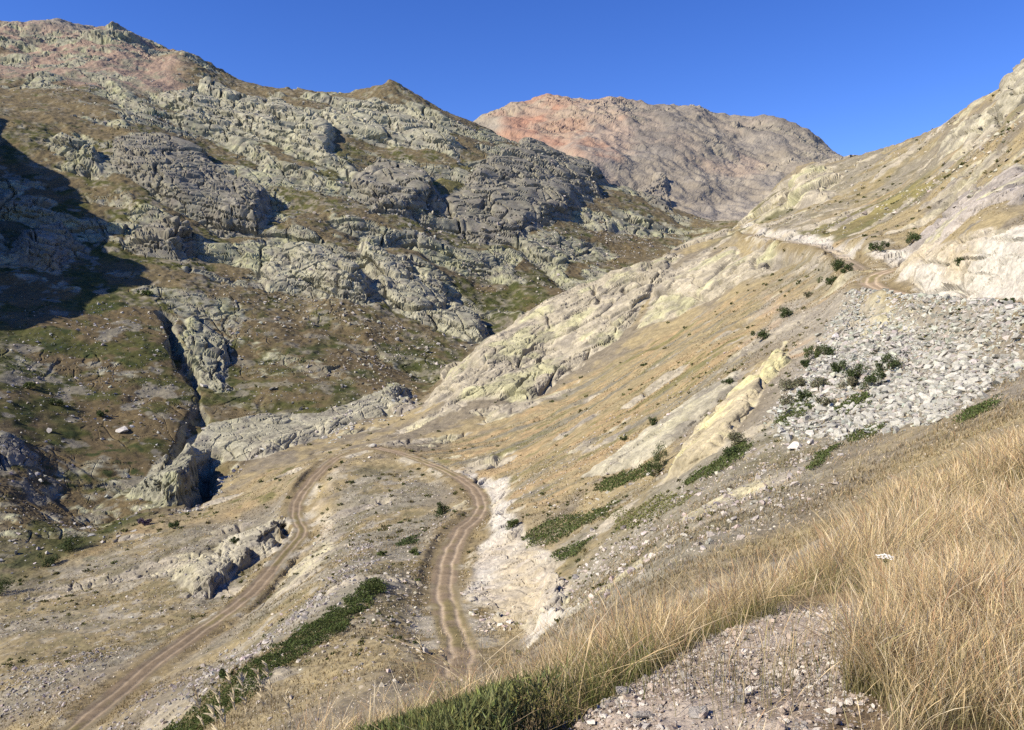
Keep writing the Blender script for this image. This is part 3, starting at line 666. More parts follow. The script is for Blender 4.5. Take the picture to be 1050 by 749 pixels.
SMALL = [hull_rock(i, 10) for i in range(14)]
MED = [hull_rock(40 + i, 14, 1) for i in range(10)]
M_STONE = material('stone', 'tint', bump=.06, bscale=6, var=.25, vscale=4)
def rotm(n):                        # random rotations
    q = RNG.normal(size=(n, 4)); q /= np.linalg.norm(q, axis=1)[:, None]; w_, x_, y_, z_ = q.T
    return np.stack([np.stack([1-2*(y_*y_+z_*z_), 2*(x_*y_-z_*w_), 2*(x_*z_+y_*w_)], 1), np.stack([2*(x_*y_+z_*w_), 1-2*(x_*x_+z_*z_), 2*(y_*z_-x_*w_)], 1), np.stack([2*(x_*z_-y_*w_), 2*(y_*z_+x_*w_), 1-2*(x_*x_+y_*y_)], 1)], 1)
def rotm_soft(n, t=.35):            # mostly lying flat, any heading
    a = RNG.random(n) * 2 * math.pi; c, s = np.cos(a), np.sin(a); o = np.zeros(n)
    R1 = np.stack([np.stack([c, -s, o], 1), np.stack([s, c, o], 1), np.stack([o, o, o+1], 1)], 1)
    b = RNG.normal(size=n) * t; c, s = np.cos(b), np.sin(b)
    R2 = np.stack([np.stack([o+1, o, o], 1), np.stack([o, c, -s], 1), np.stack([o, s, c], 1)], 1)
    return R1 @ R2
def merge(protos, xyz, size, Rm, tint):
    VV, FF, CC = [], [], []; off = 0
    k = RNG.integers(0, len(protos), len(xyz))
    for q, (v, f) in enumerate(protos):
        s = np.nonzero(k == q)[0]
        if len(s) == 0: continue
        p = np.einsum('nij,vj->nvi', Rm[s], v) * size[s][:, None, None] + xyz[s][:, None, :]
        VV.append(p.reshape(-1, 3)); FF.append((f[None] + (np.arange(len(s)) * len(v))[:, None, None]).reshape(-1, 3) + off)
        CC.append(np.repeat(tint[s], len(v), 0)); off += len(s) * len(v)
    return np.concatenate(VV), np.concatenate(FF), np.concatenate(CC)
FIELDS = [  # label of one, group, outline, count, smallest, largest, tone, exponent
 ('angular pale grey block in the rubble slope below the upper track', 'blocks of the rubble slope', [(850,335),(872,310),(905,307),(1060,316),(1060,364),(1005,402),(960,428),(885,444),(820,445),(790,428),(830,375)], 14000, .22, 1.3, (.38,.37,.32), 2.2),
 ('grey stone in the stony belt above the green juniper belt', 'stones of the belt above the junipers', [(360,545),(330,610),(250,655),(160,705),(90,760),(130,760),(220,720),(310,650),(400,570)], 1500, .2, .9, (.36,.33,.30), 2.4),
 ('stone lying below the lower track at the bottom left', 'stones at the bottom left', [(-10,690),(60,665),(130,660),(60,750),(-10,760)], 900, .2, .9, (.36,.33,.29), 2.4),
 ('small stone strewn over the grassy fan inside the bend of the lower track', 'stones strewn over the fan', [(0,600),(150,552),(300,515),(300,560),(180,650),(0,740)], 1500, .18, .8, (.40,.37,.32), 2.6),
 ('pale stone strewn between the two legs of the track', 'stones between the legs of the track', [(330,500),(400,480),(470,500),(450,560),(430,640),(380,690),(300,700),(330,600),(310,560)], 1900, .15, .8, (.42,.385,.33), 2.5),
 ('boulder strewn over the mossy foot of the mountainside', 'boulders on the mossy foot of the mountainside', [(0,340),(110,300),(190,330),(205,430),(150,535),(60,580),(0,605)], 1700, .35, 2.6, (.38,.36,.33), 2.6),
 ('boulder in the block field below the smooth rock dome', 'boulders below the rock dome', [(130,270),(260,260),(380,320),(480,350),(440,405),(360,425),(250,425),(215,330)], 2200, .45, 3.4, (.40,.375,.32), 2.5),
 ('boulder on the shelves of the mountainside behind the bare spur', 'boulders behind the spur', [(470,250),(640,225),(740,228),(640,275),(560,315),(490,340)], 1300, .7, 4.0, (.38,.35,.30), 2.5),
 ('block lying high on the mountainside', 'blocks high on the mountainside', [(0,60),(200,80),(420,110),(600,180),(640,225),(450,250),(250,240),(100,130)], 2600, .9, 5.5, (.38,.355,.30), 2.5),
 ('stone on the grassy slope above the white bank', 'stones above the white bank', [(520,490),(600,440),(700,380),(790,330),(780,370),(690,490),(600,560),(550,550)], 1600, .15, .9, (.42,.385,.33), 2.6),
 ('stone on the near slope behind the tall dry grass', 'stones behind the tall grass', [(700,500),(790,450),(880,450),(850,500),(740,560),(620,630),(570,610),(600,560)], 2200, .12, .8, (.43,.39,.34), 2.4),
 ('stone on the right hillside under the skyline', 'stones on the right hillside', [(770,235),(860,170),(960,130),(1050,90),(1060,200),(960,200),(860,240)], 1600, .4, 2.4, (.40,.365,.29), 2.5),
 ('fallen stone at the foot of a pale bank beside the track', 'stones at the foot of the pale banks', [(476,590),(500,600),(535,640),(500,650),(480,640)], 160, .2, .9, (.52,.47,.39), 2.2),
 ('fallen stone on the upper track below the cutting', 'stones below the tall cutting', [(925,298),(960,295),(1060,306),(1060,313),(950,306)], 110, .15, .7, (.56,.50,.40), 2.2),
 ('pale stone on the rough bank left of the end of the visible track', 'stones left of the end of the track', [(235,695),(330,640),(440,600),(452,690),(340,745),(250,760)], 900, .1, .6, (.42,.38,.31), 2.5),
 ('block in the heap at the mouth of the dark hollow', 'blocks at the hollow', [(196,500),(215,490),(260,470),(300,455),(240,480),(225,505),(205,525),(180,528)], 160, .5, 2.6, (.42,.40,.35), 2.),
 ('pale block tumbled in the stream bed above the track bend', 'blocks in the stream bed', [(330,445),(400,395),(425,402),(425,425),(390,435),(340,452)], 260, .5, 3.0, (.44,.42,.37), 2.1),
]
ST = []
for q, (lab, grp, pix, cnt, s0, s1, tone, ex) in enumerate(FIELDS):
    pl = np.array([at(u, v) for u, v in pix]); got = [np.zeros((0, 2))]; tries = 0
    while sum(map(len, got)) < cnt and tries < 60:
        tries += 1
        c = np.stack([RNG.uniform(pl[:,0].min()-3, pl[:,0].max()+3, cnt*2), RNG.uniform(pl[:,1].min()-3, pl[:,1].max()+3, cnt*2)], 1)
        sd = inpoly(pl[:,0], pl[:,1], c[:,0], c[:,1]) / (pl[:,1].mean() * .02)
        cl = sstep(-.35, .5, fbm(c[:,0], c[:,1], 0*c[:,0], pl[:,1].mean()*.09, 3, seed=200+q)) if q else 1.
        keep = (RNG.random(len(c)) < sstep(-1, 1.2, sd) * (.12 + .88*cl)) & (RD.ravel()[gidx(c[:,0], c[:,1])] > 1.5)
        got.append(c[keep])
    c = np.concatenate(got)[:cnt]
    U = RNG.random(len(c)); size = s0 * (1 - U * (1 - (s1/s0) ** (1-ex))) ** (1/(1-ex))
    z_ = ground(c[:,0], c[:,1]) + size * RNG.uniform(-.02, .16, len(c))
    t = np.array(tone)[None] * RNG.uniform(.62, 1.2, (len(c), 1)) * RNG.normal(1, .03, (len(c), 3))
    ST.append((np.column_stack([c, z_]), size, t, np.full(len(c), q)))
for q, (n_, y0, y1, a0, a1, s0, s1, tone) in enumerate([(26000, 34, 260, -.7, .72, .10, .42, (.44,.39,.31)), (9000, 230, 950, -.72, .3, .35, 1.9, (.40,.365,.29)), (4500, 120, 480, .3, .72, .25, .9, (.42,.38,.29))]):
    y_ = np.exp(RNG.uniform(lg(y0), lg(y1), n_)); x_ = RNG.uniform(a0, a1, n_) * y_; gi = gidx(x_, y_)
    ok = (RD.ravel()[gi] > 1.5) & (R[gi] < .5) & (RNG.random(n_) < sstep(-.5, .5, fbm(x_*.5, y_, 0*x_, y0*.25, 4, seed=230+q))) & ((lef[gi] > .5) if q == 1 else (lef[gi] < .5))
    x_, y_ = x_[ok], y_[ok]; sz = s0 * (1 - RNG.random(len(x_)) * (1 - (s1/s0) ** -1.6)) ** (-1/1.6) * np.clip(y_ / (y0*2.2), .6, 1.6)
    ST.append((np.column_stack([x_, y_, ground(x_, y_) + sz*.05]), sz, np.array(tone)[None] * RNG.uniform(.7, 1.25, (len(x_), 1)), np.full(len(x_), -1)))
S_xyz = np.concatenate([s[0] for s in ST]); S_sz = np.concatenate([s[1] for s in ST]); S_t = np.concatenate([s[2] for s in ST]); S_q = np.concatenate([s[3] for s in ST])
show = S_sz / S_xyz[:, 1]
fu = S_xyz[:, 0] / S_xyz[:, 1] * FPX + CX; show[(fu < 5) | (fu > 1045)] = 0
fv = HOR - S_xyz[:, 2] / S_xyz[:, 1] * FPX; show[(fv > 735) | (S_q < 0)] = 0
big = np.argsort(-show)[:282]; rest = np.setdiff1d(np.arange(len(show)), big)
v, f, t = merge(SMALL, S_xyz[rest], S_sz[rest], rotm_soft(len(rest), .6), S_t[rest])
link('scattered_stones', mesh_np('scattered_stones', v, f, M_STONE, t), kind='stuff')
TONES = {}
def tinted(proto, tone, key):
    if key not in TONES:
        v, f = proto; TONES[key] = mesh_np('boulder', v, f, M_STONE, np.broadcast_to(np.array(tone), (len(v), 3)))
    return TONES[key]
for i in big:
    q = int(S_q[i]); k = random.randrange(10); b = random.randrange(3); tone = np.array(FIELDS[q][6]) * (.8, 1., 1.15)[b]
    link('boulder', tinted(MED[k], tone, (q, k, b)), FIELDS[q][0], 'boulder', FIELDS[q][1], loc=S_xyz[i], rz=(random.gauss(0, .35), random.gauss(0, .35), random.uniform(0, 6.3)), sc=float(S_sz[i]))
for u, v_, s, tone, lab in [(125,440,5.5,(.46,.44,.40),'tall pale boulder standing alone on the mossy slope left of the gully'),(379,470,1.5,(.62,.57,.48),'white boulder lying on the grass just above the bend of the track'),(374,474,.9,(.55,.5,.42),'smaller white stone beside the white boulder above the track bend'),
    (382,459,3.0,(.42,.4,.34),'rounded boulder at the outer edge of the track bend'),(208,397,4.5,(.4,.38,.33),'rounded rock at the foot of the narrow rock fin'),(815,458,1.6,(.58,.55,.48),'pale flat boulder among green juniper at the foot of the rubble slope'),(832,454,1.0,(.5,.46,.4),'second boulder right of the pale flat boulder by the juniper'),
    (590,594,.9,(.2,.19,.18),'dark rock perched on top of the grey blocky rock'),(434,668,1.5,(.42,.39,.33),'pale boulder at the end of the visible track beside the near bank'),(640,690,.9,(.4,.36,.3),None)]:
    if lab is None: continue
    p = at(u, v_, 20); v, f = MED[(u + v_) % 10]
    link('boulder', mesh_np('boulder', v, f, M_STONE, np.broadcast_to(np.array(tone), (len(v), 3))), lab, 'boulder', loc=(p[0], p[1], float(ground(p[0], p[1])) + s*.12), rz=(.2, .1, u*.7), sc=s)
# gravel at the viewer's feet
gp = np.array([at(u, v) for u, v in [(545,775),(630,712),(710,664),(795,634),(890,624),(900,690),(870,760),(820,800),(600,800)]])
c = np.stack([RNG.uniform(gp[:,0].min()-.3, gp[:,0].max()+.3, 60000), RNG.uniform(gp[:,1].min()-.3, gp[:,1].max()+.4, 60000)], 1)
sd = inpoly(gp[:,0], gp[:,1], c[:,0], c[:,1])
dens = sstep(-.25, .1, sd) * (.35 + .65*sstep(-.2, .5, fbm(c[:,0], c[:,1], 0*c[:,0], .5, 3, seed=260)))
edge = np.exp(-((sd - .12) / .16) ** 2)
c = c[RNG.random(len(c)) < np.clip(dens * .55 + edge * .35, 0, 1)][:16000]
size = .010 * (1 - RNG.random(len(c)) * (1 - 7 ** -1.7)) ** (-1/1.7)
z_ = ground(c[:,0], c[:,1]) + size * RNG.uniform(0, .25, len(c))
tt = np.where(RNG.random((len(c), 1)) < .45, np.array([[.50,.46,.40]]), np.array([[.38,.315,.255]])) * RNG.uniform(.6, 1.3, (len(c), 1))
v, f, t = merge(SMALL, np.column_stack([c, z_]), size, rotm_soft(len(c), .6), tt)
link('gravel', mesh_np('gravel', v, f, M_STONE, t), kind='stuff')
ed = [(u, v, s) for u, v, s in [(622,722,.10),(640,708,.12),(672,690,.11),(690,672,.13),(702,694,.10),(730,655,.12),(745,668,.10),(768,652,.09),(790,640,.10),(660,735,.11),(716,730,.12),(780,690,.09),(828,660,.08),(760,720,.08)]]
for u, v_, s in ed:
    p = at(u, v_); k = random.randrange(10); v, f = MED[k]
    link('stone', tinted(MED[k], (.5,.46,.40), ('g', k)), 'pale stone lying on the gravel patch in front of the tall dry grass', 'stone', 'larger stones on the gravel patch', loc=(p[0], p[1], float(ground(p[0], p[1])) + s*.12), rz=(random.gauss(0,.3), random.gauss(0,.3), random.uniform(0,6)), sc=s)
p = at(1046, 688); v, f = MED[3]
link('stone', mesh_np('stone', v, f, M_STONE, np.broadcast_to(np.array((.48,.46,.43)), (len(v), 3)), smooth=True), 'rounded grey stone in the dry grass at the right edge', 'stone', loc=(p[0], p[1], p[2] + .05), sc=.15)
print('stones', round(time.time() - T0, 1))
# ------------------------------------------------------------------ shrubs and juniper mats
M_LEAF = material('leaf', 'tint', rough=.8, var=.15, vscale=3); translucent(M_LEAF, .3)
def leaf_cloud(centres, sizes, tints, wide=.42, rise=.2):     # small crossed leaf sprays, one triangle pair each
    n = len(centres); d = RNG.normal(size=(n, 3)); d[:, 2] = np.abs(d[:, 2]) * .9 + rise; d /= np.linalg.norm(d, axis=1)[:, None]
    s = np.cross(d, RNG.normal(size=(n, 3))); s /= np.linalg.norm(s, axis=1)[:, None] + 1e-9
    a = centres - s * sizes[:, None] * wide; b = centres + s * sizes[:, None] * wide; t = centres + d * sizes[:, None]; q = centres - d * sizes[:, None] * .55
    V = np.stack([q, b, t, a], 1).reshape(-1, 3)
    return V, np.arange(n * 4).reshape(-1, 4), np.repeat(tints, 4, 0)
def shrub_mesh(seed, n, w_, h_, leaf, tone):
    r = np.random.default_rng(seed); lob = r.normal(size=(9, 3)) * np.array([w_*.30, w_*.30, h_*.22]) + np.array([0, 0, h_*.5])
    rad = r.uniform(.2, .42, 9) * min(w_, h_)
    k = r.integers(0, 9, n); d = r.normal(size=(n, 3)); d /= np.linalg.norm(d, axis=1)[:, None]
    p = lob[k] + d * rad[k][:, None] * (r.random((n, 1)) ** .35) * r.uniform(.8, 1.25, (n, 1))
    p[:, 2] = np.maximum(p[:, 2], .02 * h_)
    t = np.array(tone)[None] * r.uniform(.55, 1.5, (n, 1)) * (1 + r.normal(0, .06, (n, 3)))
    V, Fc, C = leaf_cloud(p, leaf * r.uniform(.6, 1.4, n), t)
    # stems
    SV, SF, SC = [], [], []
    for q in range(9):
        a = np.array([0, 0, -.05]); b = lob[q]; sd = np.cross(b - a, [.3, .9, .1]); sd /= np.linalg.norm(sd); e = .02 * w_
        o = len(V) + len(SV) ; SV += [a - sd*e, a + sd*e, b + sd*e*.3, b - sd*e*.3]; SF.append([o, o+1, o+2, o+3]); SC += [(.12,.09,.06)] * 4
    return mesh_np('shrub', np.vstack([V, SV]), np.vstack([Fc, SF]), M_LEAF, np.vstack([C, SC]))
DK, MG, GG, YG = (.07,.092,.036), (.10,.125,.042), (.17,.165,.10), (.17,.175,.06)
SHRUBS = [  # u, v of the foot, width m, height m, tone, label
 (858,287,2.6,2.4,DK,'large dark bush on the outer edge of the upper track'), (853,296,1.9,1.6,DK,'smaller dark bush just below the large bush at the upper track'), (868,289,1.6,1.3,DK,'low bush between the large dark bush and the pull-out of the track'),
 (804,326,1.7,1.7,DK,'round dark bush alone on the straw ridge below the upper track'), (783,350,2.2,1.8,DK,'wide dark bush between the straw ridge and the rubble slope'), (828,305,1.4,1.0,GG,'small dull bush below the large bush at the track'),
 (748,396,1.1,.8,DK,'small dark bush on the pale rib of rock'), (669,441,1.2,1.1,DK,'round dark bush on the grass left of the lichen slab'), (677,476,1.9,3.0,DK,'tall dark bush in the notch beside the lichen slab'),(672,484,1.4,1.6,DK,'lower bush at the foot of the tall bush beside the lichen slab'),
 (755,455,1.2,1.3,GG,'grey green bush at the upper end of the lichen slab'), (749,468,1.3,1.1,DK,'dark bush at the head of the green mat below the lichen slab'),
 (835,368,1.9,1.5,MG,'green bush at the top of the shrubs in the rubble slope'), (846,367,1.5,1.4,DK,'dark bush right of the top bush in the rubble slope'), (825,378,1.2,.9,DK,'dark low bush left of the top bush in the rubble slope'),
 (808,400,1.4,1.3,GG,'dull bush on the left side of the rubble slope'), (820,398,1.3,1.2,GG,'dull bush beside the left bush of the rubble slope'), (840,400,1.4,1.2,GG,'dull bush in the middle of the rubble slope'), (806,415,1.6,1.0,GG,'grey bush at the left foot of the rubble slope'), (822,412,1.1,1.0,DK,'dark bush at the left foot of the rubble slope'),
 (860,384,1.5,1.3,DK,'dark bush in the rubble right of the middle'), (880,390,1.6,1.5,DK,'broad dark bush among the blocks of the rubble slope'), (872,400,1.1,1.1,GG,'dull bush below the broad dark bush of the rubble slope'), (911,382,1.4,1.4,DK,'last dark bush to the right in the rubble slope'), (900,398,1.2,1.3,DK,'dark bush below the last bush in the rubble slope'), (848,416,1.3,1.0,GG,'pale bush just above the green mat in the rubble'),(1036,322,.8,.6,DK,'tiny dark bush just below the upper track at the right edge'),
 (452,528,2.2,1.9,DK,'dark round bush beside the upper leg of the lower track'), (425,575,1.2,.8,MG,'small green bush on the shoulder left of the track'), (391,575,.9,.7,MG,'tiny green bush on the stony shoulder left of the track'), (524,541,1.6,1.2,MG,'green bush on the rim of the white bank'),
 (70,567,3.2,3.0,DK,'large dark bush at the edge of the valley floor'), (52,578,2.4,2.2,DK,'dark bush left of the large bush at the edge of the valley floor'), (-2,613,3.0,3.4,DK,'dark bush at the left edge above the grassy fan'), (60,414,3.4,2.6,DK,'dark bush on the mossy slope at the left'), (148,541,2.2,1.6,(.10,.075,.11),'small purple flowered bush by the stream'),
 (104,424,3.0,2.2,DK,'dark bush below the pale boulder on the mossy slope'), (30,395,3.4,2.4,MG,'green bush at the left under the big shadow'), (150,300,4.5,3.0,MG,'bright green bush at the upper end of the gully'), (178,545,2.2,1.6,DK,'dark bush below the dark hollowed boulder'), (232,700,.9,.8,DK,'dark bush at the lower edge of the green juniper belt'), (240,566,1.4,1.0,DK,'dark bush under the overhang of the rock hump'),
 (660,378,1.3,.7,DK,'low dark bush on the striped grass slope'), (640,452,1.0,.6,DK,'low dark bush left of the round bush on the grass'), (900,262,2.6,1.7,DK,'dark bush at the head of the pale cutting'), (935,258,2.4,2.0,DK,'dark bush growing from the ledges above the cutting'),(988,262,1.2,1.2,DK,'dark bush on the top edge of the tall cutting'),
]
vari = {}
for i, (u, v, w_, h_, tone, lab) in enumerate(SHRUBS):
    p = at(u, v, 25); z_ = float(ground(p[0], p[1]))
    me = shrub_mesh(300 + i, int(np.clip(520 * (h_*w_)**.5 * 160 / p[1], 260, 1400)), w_, h_, max(.10, .0011 * p[1]), tone)
    link('shrub', me, lab, 'shrub', loc=(p[0], p[1], z_ - .05))
MATS = [  # outline, leaf count, thickness, tone, label
 ([(388,603),(376,603),(340,636),(300,660),(240,702),(195,735),(140,770),(190,770),(235,737),(300,690),(345,655),(385,618)], 26000, .8, (.08,.105,.034), 'long dark green juniper belt crossing the slope at the lower left'),
 ([(612,500),(640,482),(665,474),(668,482),(640,498),(618,508)], 2600, .5, MG, 'green juniper mat left of the lichen slab'),
 ([(700,494),(735,472),(760,452),(768,458),(745,482),(712,500)], 4200, .45, MG, 'green juniper mat right below the lichen slab'),
 ([(536,552),(560,535),(600,525),(640,510),(620,530),(590,545),(560,565),(540,562)], 4600, .5, MG, 'broad green mat above the white bank'),
 ([(563,572),(585,560),(605,555),(590,570),(570,578)], 1500, .4, MG, 'small green mat below the broad mat above the white bank'),
 ([(795,432),(815,412),(838,400),(832,420),(806,436)], 2200, .4, MG, 'narrow green mat running down the left of the rubble'),
 ([(846,425),(868,408),(893,403),(890,414),(868,426)], 2600, .45, MG, 'oval green mat in the middle of the rubble slope'),
 ([(872,446),(890,436),(911,433),(908,444),(885,450)], 1600, .35, MG, 'green mat under the rubble slope near the tall grass'),
 ([(982,426),(1000,410),(1022,406),(1014,418),(995,428)], 1500, .35, MG, 'green mat beside the tall grass at the right'),
 ([(823,474),(840,460),(860,456),(850,468),(832,478)], 1500, .35, MG, 'green mat at the foot of the pale flat boulder'),
 ([(620,530),(680,505),(720,500),(700,520),(640,545)], 2600, .25, YG, 'yellow green patch of low plants on the near slope'),
 ([(403,560),(420,552),(432,550),(424,562),(408,566)], 900, .35, DK, 'dark mat on the shoulder left of the track'),
 ([(330,640),(360,620),(388,612),(380,628),(350,650)], 1500, .3, MG, 'ragged green fringe under the upper end of the juniper belt'),
 ([(350,800),(420,778),(500,750),(590,722),(640,706),(625,726),(520,772),(440,805),(380,825)], 30000, .36, (.15,.16,.06), 'strip of low grassy green plants along the edge of the near bank'),
]
for pix, n, th, tone, lab in MATS:
    if lab is None: continue
    if 'near bank' in lab: NEARMAT = np.array([at(u, v) for u, v in pix])
    pl = np.array([at(u, v, 20 if 'near bank' not in lab else 0) for u, v in pix]); got = []; tries = 0
    while sum(map(len, got)) < n and tries < 60:
        tries += 1
        c = np.stack([RNG.uniform(pl[:,0].min()-1, pl[:,0].max()+1, n*3), RNG.uniform(pl[:,1].min()-1, pl[:,1].max()+1, n*3)], 1)
        sd = inpoly(pl[:,0], pl[:,1], c[:,0], c[:,1]) + fbm(c[:,0], c[:,1], 0*c[:,0], 2.2, 3, seed=270) * (1.5 if n > 25000 and th > .5 else .8)
        got.append(c[RNG.random(len(c)) < sstep(-.1, .5, sd)])
    c = np.concatenate(got)[:n]
    if len(c) == 0: print('EMPTY mat', lab); continue
    lump = .35 + .65 * sstep(-.5, .6, fbm(c[:,0], c[:,1], 0*c[:,0], 1.5, 3, seed=280))
    p = np.column_stack([c, ground(c[:,0], c[:,1]) + th * lump * RNG.random(len(c)) ** .5])
    t = np.array(tone)[None] * RNG.uniform(.55, 1.45, (len(c), 1)) * (1 + RNG.normal(0, .07, (len(c), 3)))
    V, Fc, Cc = leaf_cloud(p, np.maximum(.09 if c[0,1] > 15 else .016, .0016 * c[:,1]) * RNG.uniform(.6, 1.4, len(c)) * (1 if c[0,1] > 15 else 2.6), t * (RNG.choice([1, 1, 1.5], (len(c), 1)) if c[0,1] < 15 else 1), .42 if c[0,1] > 15 else .09, .2 if c[0,1] > 15 else 1.1)
    o = np.array([V[:,0].mean(), V[:,1].mean(), V[:,2].min()])
    nm = 'low_plants' if 'plants' in lab else 'juniper_mat'
    link(nm, mesh_np(nm, V - o, Fc, M_LEAF, Cc), lab, 'plants' if 'plants' in lab else 'juniper', loc=o)
# low cushions of heath and grass too many to count
CP_, CS_, CT_ = [], [], []
for q, (n_, y0, y1, a0, a1, s0, s1) in enumerate([(7000, 45, 330, -.7, .72, .25, 1.0), (5200, 170, 620, -.72, .2, .5, 1.7)]):
    y_ = np.exp(RNG.uniform(lg(y0), lg(y1), n_)); x_ = RNG.uniform(a0, a1, n_) * y_; gi = gidx(x_, y_)
    ok = (RD.ravel()[gi] > 2.2) & (R[gi] < .4) & (CUT[gi] < .2) & (RNG.random(n_) < sstep(-.2, .6, fbm(x_*.5, y_, 0*x_, y0*.22, 4, seed=240+q))) & ((lef[gi] > .5) if q else (lef[gi] < .5))
    x_, y_ = x_[ok], y_[ok]; w_ = RNG.uniform(s0, s1, len(x_)) * np.clip(y_ / (y0*2.5), .6, 1.8); z_ = ground(x_, y_); k = 16
    d_ = RNG.normal(size=(len(x_), k, 3)); d_ /= np.linalg.norm(d_, axis=2)[..., None]; d_ *= RNG.random((len(x_), k, 1)) ** .4 * w_[:, None, None] * np.array([.5, .5, .34])
    d_[..., 2] = np.abs(d_[..., 2]); CP_.append((np.column_stack([x_, y_, z_])[:, None] + d_).reshape(-1, 3)); CS_.append(np.repeat(w_ * .30, k))
    pal = np.array([(.10,.105,.04),(.13,.125,.05),(.075,.09,.032),(.17,.145,.065)]); CT_.append(np.repeat(pal[RNG.integers(0, 4, len(x_))], k, 0) * RNG.uniform(.7, 1.3, (len(x_)*k, 1)))
V, Fc, Cc = leaf_cloud(np.concatenate(CP_), np.concatenate(CS_), np.concatenate(CT_))
link('undergrowth', mesh_np('undergrowth', V, Fc, M_LEAF, Cc), kind='stuff')
print('shrubs', round(time.time() - T0, 1))
# ------------------------------------------------------------------ grass
M_GRASS = material('dry_grass', 'tint', rough=.75, var=.1, vscale=3, spec=.2); translucent(M_GRASS, .4)
def blades(root, h, wd, lean, head, base_c, top_c, nseg=5):
    n = len(root); t = np.linspace(0, 1, nseg + 1)
    ang = RNG.random(n) * 2 * math.pi; side = np.stack([np.cos(ang), np.sin(ang), 0*ang], 1)
    VV = np.zeros((n, nseg + 1, 2, 3)); CC = np.zeros((n, nseg + 1, 2, 3))
    for i, s in enumerate(t):
        c = root + np.stack([lean[:,0]*s**1.8, lean[:,1]*s**1.8, h*s*(1 - .18*s*(np.hypot(lean[:,0], lean[:,1])/h))], 1)
        w_ = wd * ((1 - s*.75) + head * math.exp(-((s - .84)/.13)**2) * .75) 
        if i == nseg: w_ = wd * .15
        VV[:, i, 0] = c - side * w_[:, None] * .5; VV[:, i, 1] = c + side * w_[:, None] * .5
        k = np.clip((s - .12) / .5, 0, 1)
        CC[:, i, :] = ((base_c * (1-k) + top_c * k) * (1 + .16 * (s > .7)))[:, None, :]
    idx = np.arange(n)[:, None] * (nseg+1) * 2 + np.arange(nseg)[None] * 2
    Fc = np.stack([idx, idx+1, idx+3, idx+2], -1).reshape(-1, 4)
    return VV.reshape(-1, 3), Fc, CC.reshape(-1, 3)
def sow(n, y0, y1, u0, u1, seed, edge=True):
    L_ = RNG.uniform(lg(y0), lg(y1), n); a = (RNG.uniform(u0, u1, n) - CX) / FPX
    y_ = np.exp(L_); x_ = a * y_
    ok = np.ones(n, bool)
    gd = inpoly(gp[:,0], gp[:,1], x_, y_)
    ok &= (gd < .02 + .12 * fbm(x_, y_, 0*x_, .4, 2, seed=300)) | (RNG.random(n) < .045)
    ok &= (inpoly(NEARMAT[:,0], NEARMAT[:,1], x_, y_) < 0) | (RNG.random(n) < .55)
    cl = fbm(x_, y_, 0*x_, .55, 3, seed=seed); ok &= RNG.random(n) < .06 + .94 * sstep(-.35, .35, cl)
    return x_[ok], y_[ok], cl[ok]
def lay(n, y0, y1, u0, u1, h0, h1, w0, seed, palette, basecol, headk, leanx=.1, spread=.16):
    x_, y_, cl = sow(n, y0, y1, u0, u1, seed); n = len(x_)
    h = RNG.uniform(h0, h1, n) * (.8 + .35 * cl)
    root = np.column_stack([x_, y_, ground(x_, y_) - .02])
    wd = w0 * np.maximum(1, y_ / 5.5) * RNG.uniform(.7, 1.4, n)
    fl = fbm(x_, y_, 0*x_, .9, 2, seed=seed+1)
    lean = np.stack([(RNG.normal(leanx, spread, n) + fl*.12) * h / .5, RNG.normal(-.03, spread, n) * h / .5], 1)
    pal = np.array(palette); k = RNG.integers(0, len(pal), n)
    top = pal[k] * RNG.uniform(.75, 1.25, (n, 1))
    bs = np.array(basecol)[None] * RNG.uniform(.6, 1.4, (n, 1))
    return blades(root, h, wd, lean, RNG.random(n) * headk, bs, top)
def join(parts):
    V, Fc, C, o = [], [], [], 0
    for v, f, c in parts: V.append(v); Fc.append(f + o); C.append(c); o += len(v)
    return np.concatenate(V), np.concatenate(Fc), np.concatenate(C)
GOLD = [(.66,.51,.28),(.58,.43,.23),(.74,.63,.42),(.44,.28,.16),(.62,.50,.31),(.70,.56,.32),(.40,.35,.17)]
GOLD = [tuple(c * .94 for c in t) for t in GOLD]
GRN = [(.17,.18,.06),(.22,.21,.08),(.13,.145,.045),(.30,.26,.11)]
tall = join([lay(90000, 4.6, 26, 560, 1250, .34, .68, .0029, 310, GOLD, (.17,.165,.065), 2.0, -.04),
             lay(40000, 3.0, 5.2, 640, 1250, .26, .5, .0026, 320, GOLD, (.16,.155,.06), 1.4, -.04),
             lay(15000, 2.3, 3.6, 745, 1250, .16, .34, .0021, 325, GOLD, (.16,.155,.06), 1.4, -.02),
             lay(48000, 3.6, 9, 60, 700, .22, .52, .003, 330, GOLD, (.16,.155,.06), 1.5, .02)])
tall = join([tall, lay(26000, 2.2, 22, 1250, 2200, .3, .6, .004, 341, GOLD, (.2,.18,.08), 1.5, -.04), lay(7000, 3.0, 20, 300, 1250, .3, .62, .0036, 335, GOLD, (.3,.24,.12), 2.2, .0, .42), lay(26000, 22, 66, 440, 1250, .22, .5, .0034, 338, GOLD, (.22,.2,.09), 1.2, .0, .25), lay(9000, 2.3, 16, 300, 1250, .05, .14, .005, 337, [(.42,.33,.19),(.32,.25,.14)], (.3,.24,.13), 0, 0, .5)])
v, f, c = tall; link('dry_grass', mesh_np('dry_grass', v, f, M_GRASS, c), kind='stuff')
gr = join([lay(20000, 3.6, 14, 560, 1250, .14, .36, .0042, 340, GRN, (.10,.11,.035), 0, -.02, .2),
           lay(11000, 3.4, 7.5, 80, 680, .14, .36, .006, 350, GRN, (.085,.10,.03), 0, .02, .22)])
v, f, c = gr; link('green_grass', mesh_np('green_grass', v, f, M_GRASS, c), kind='stuff')
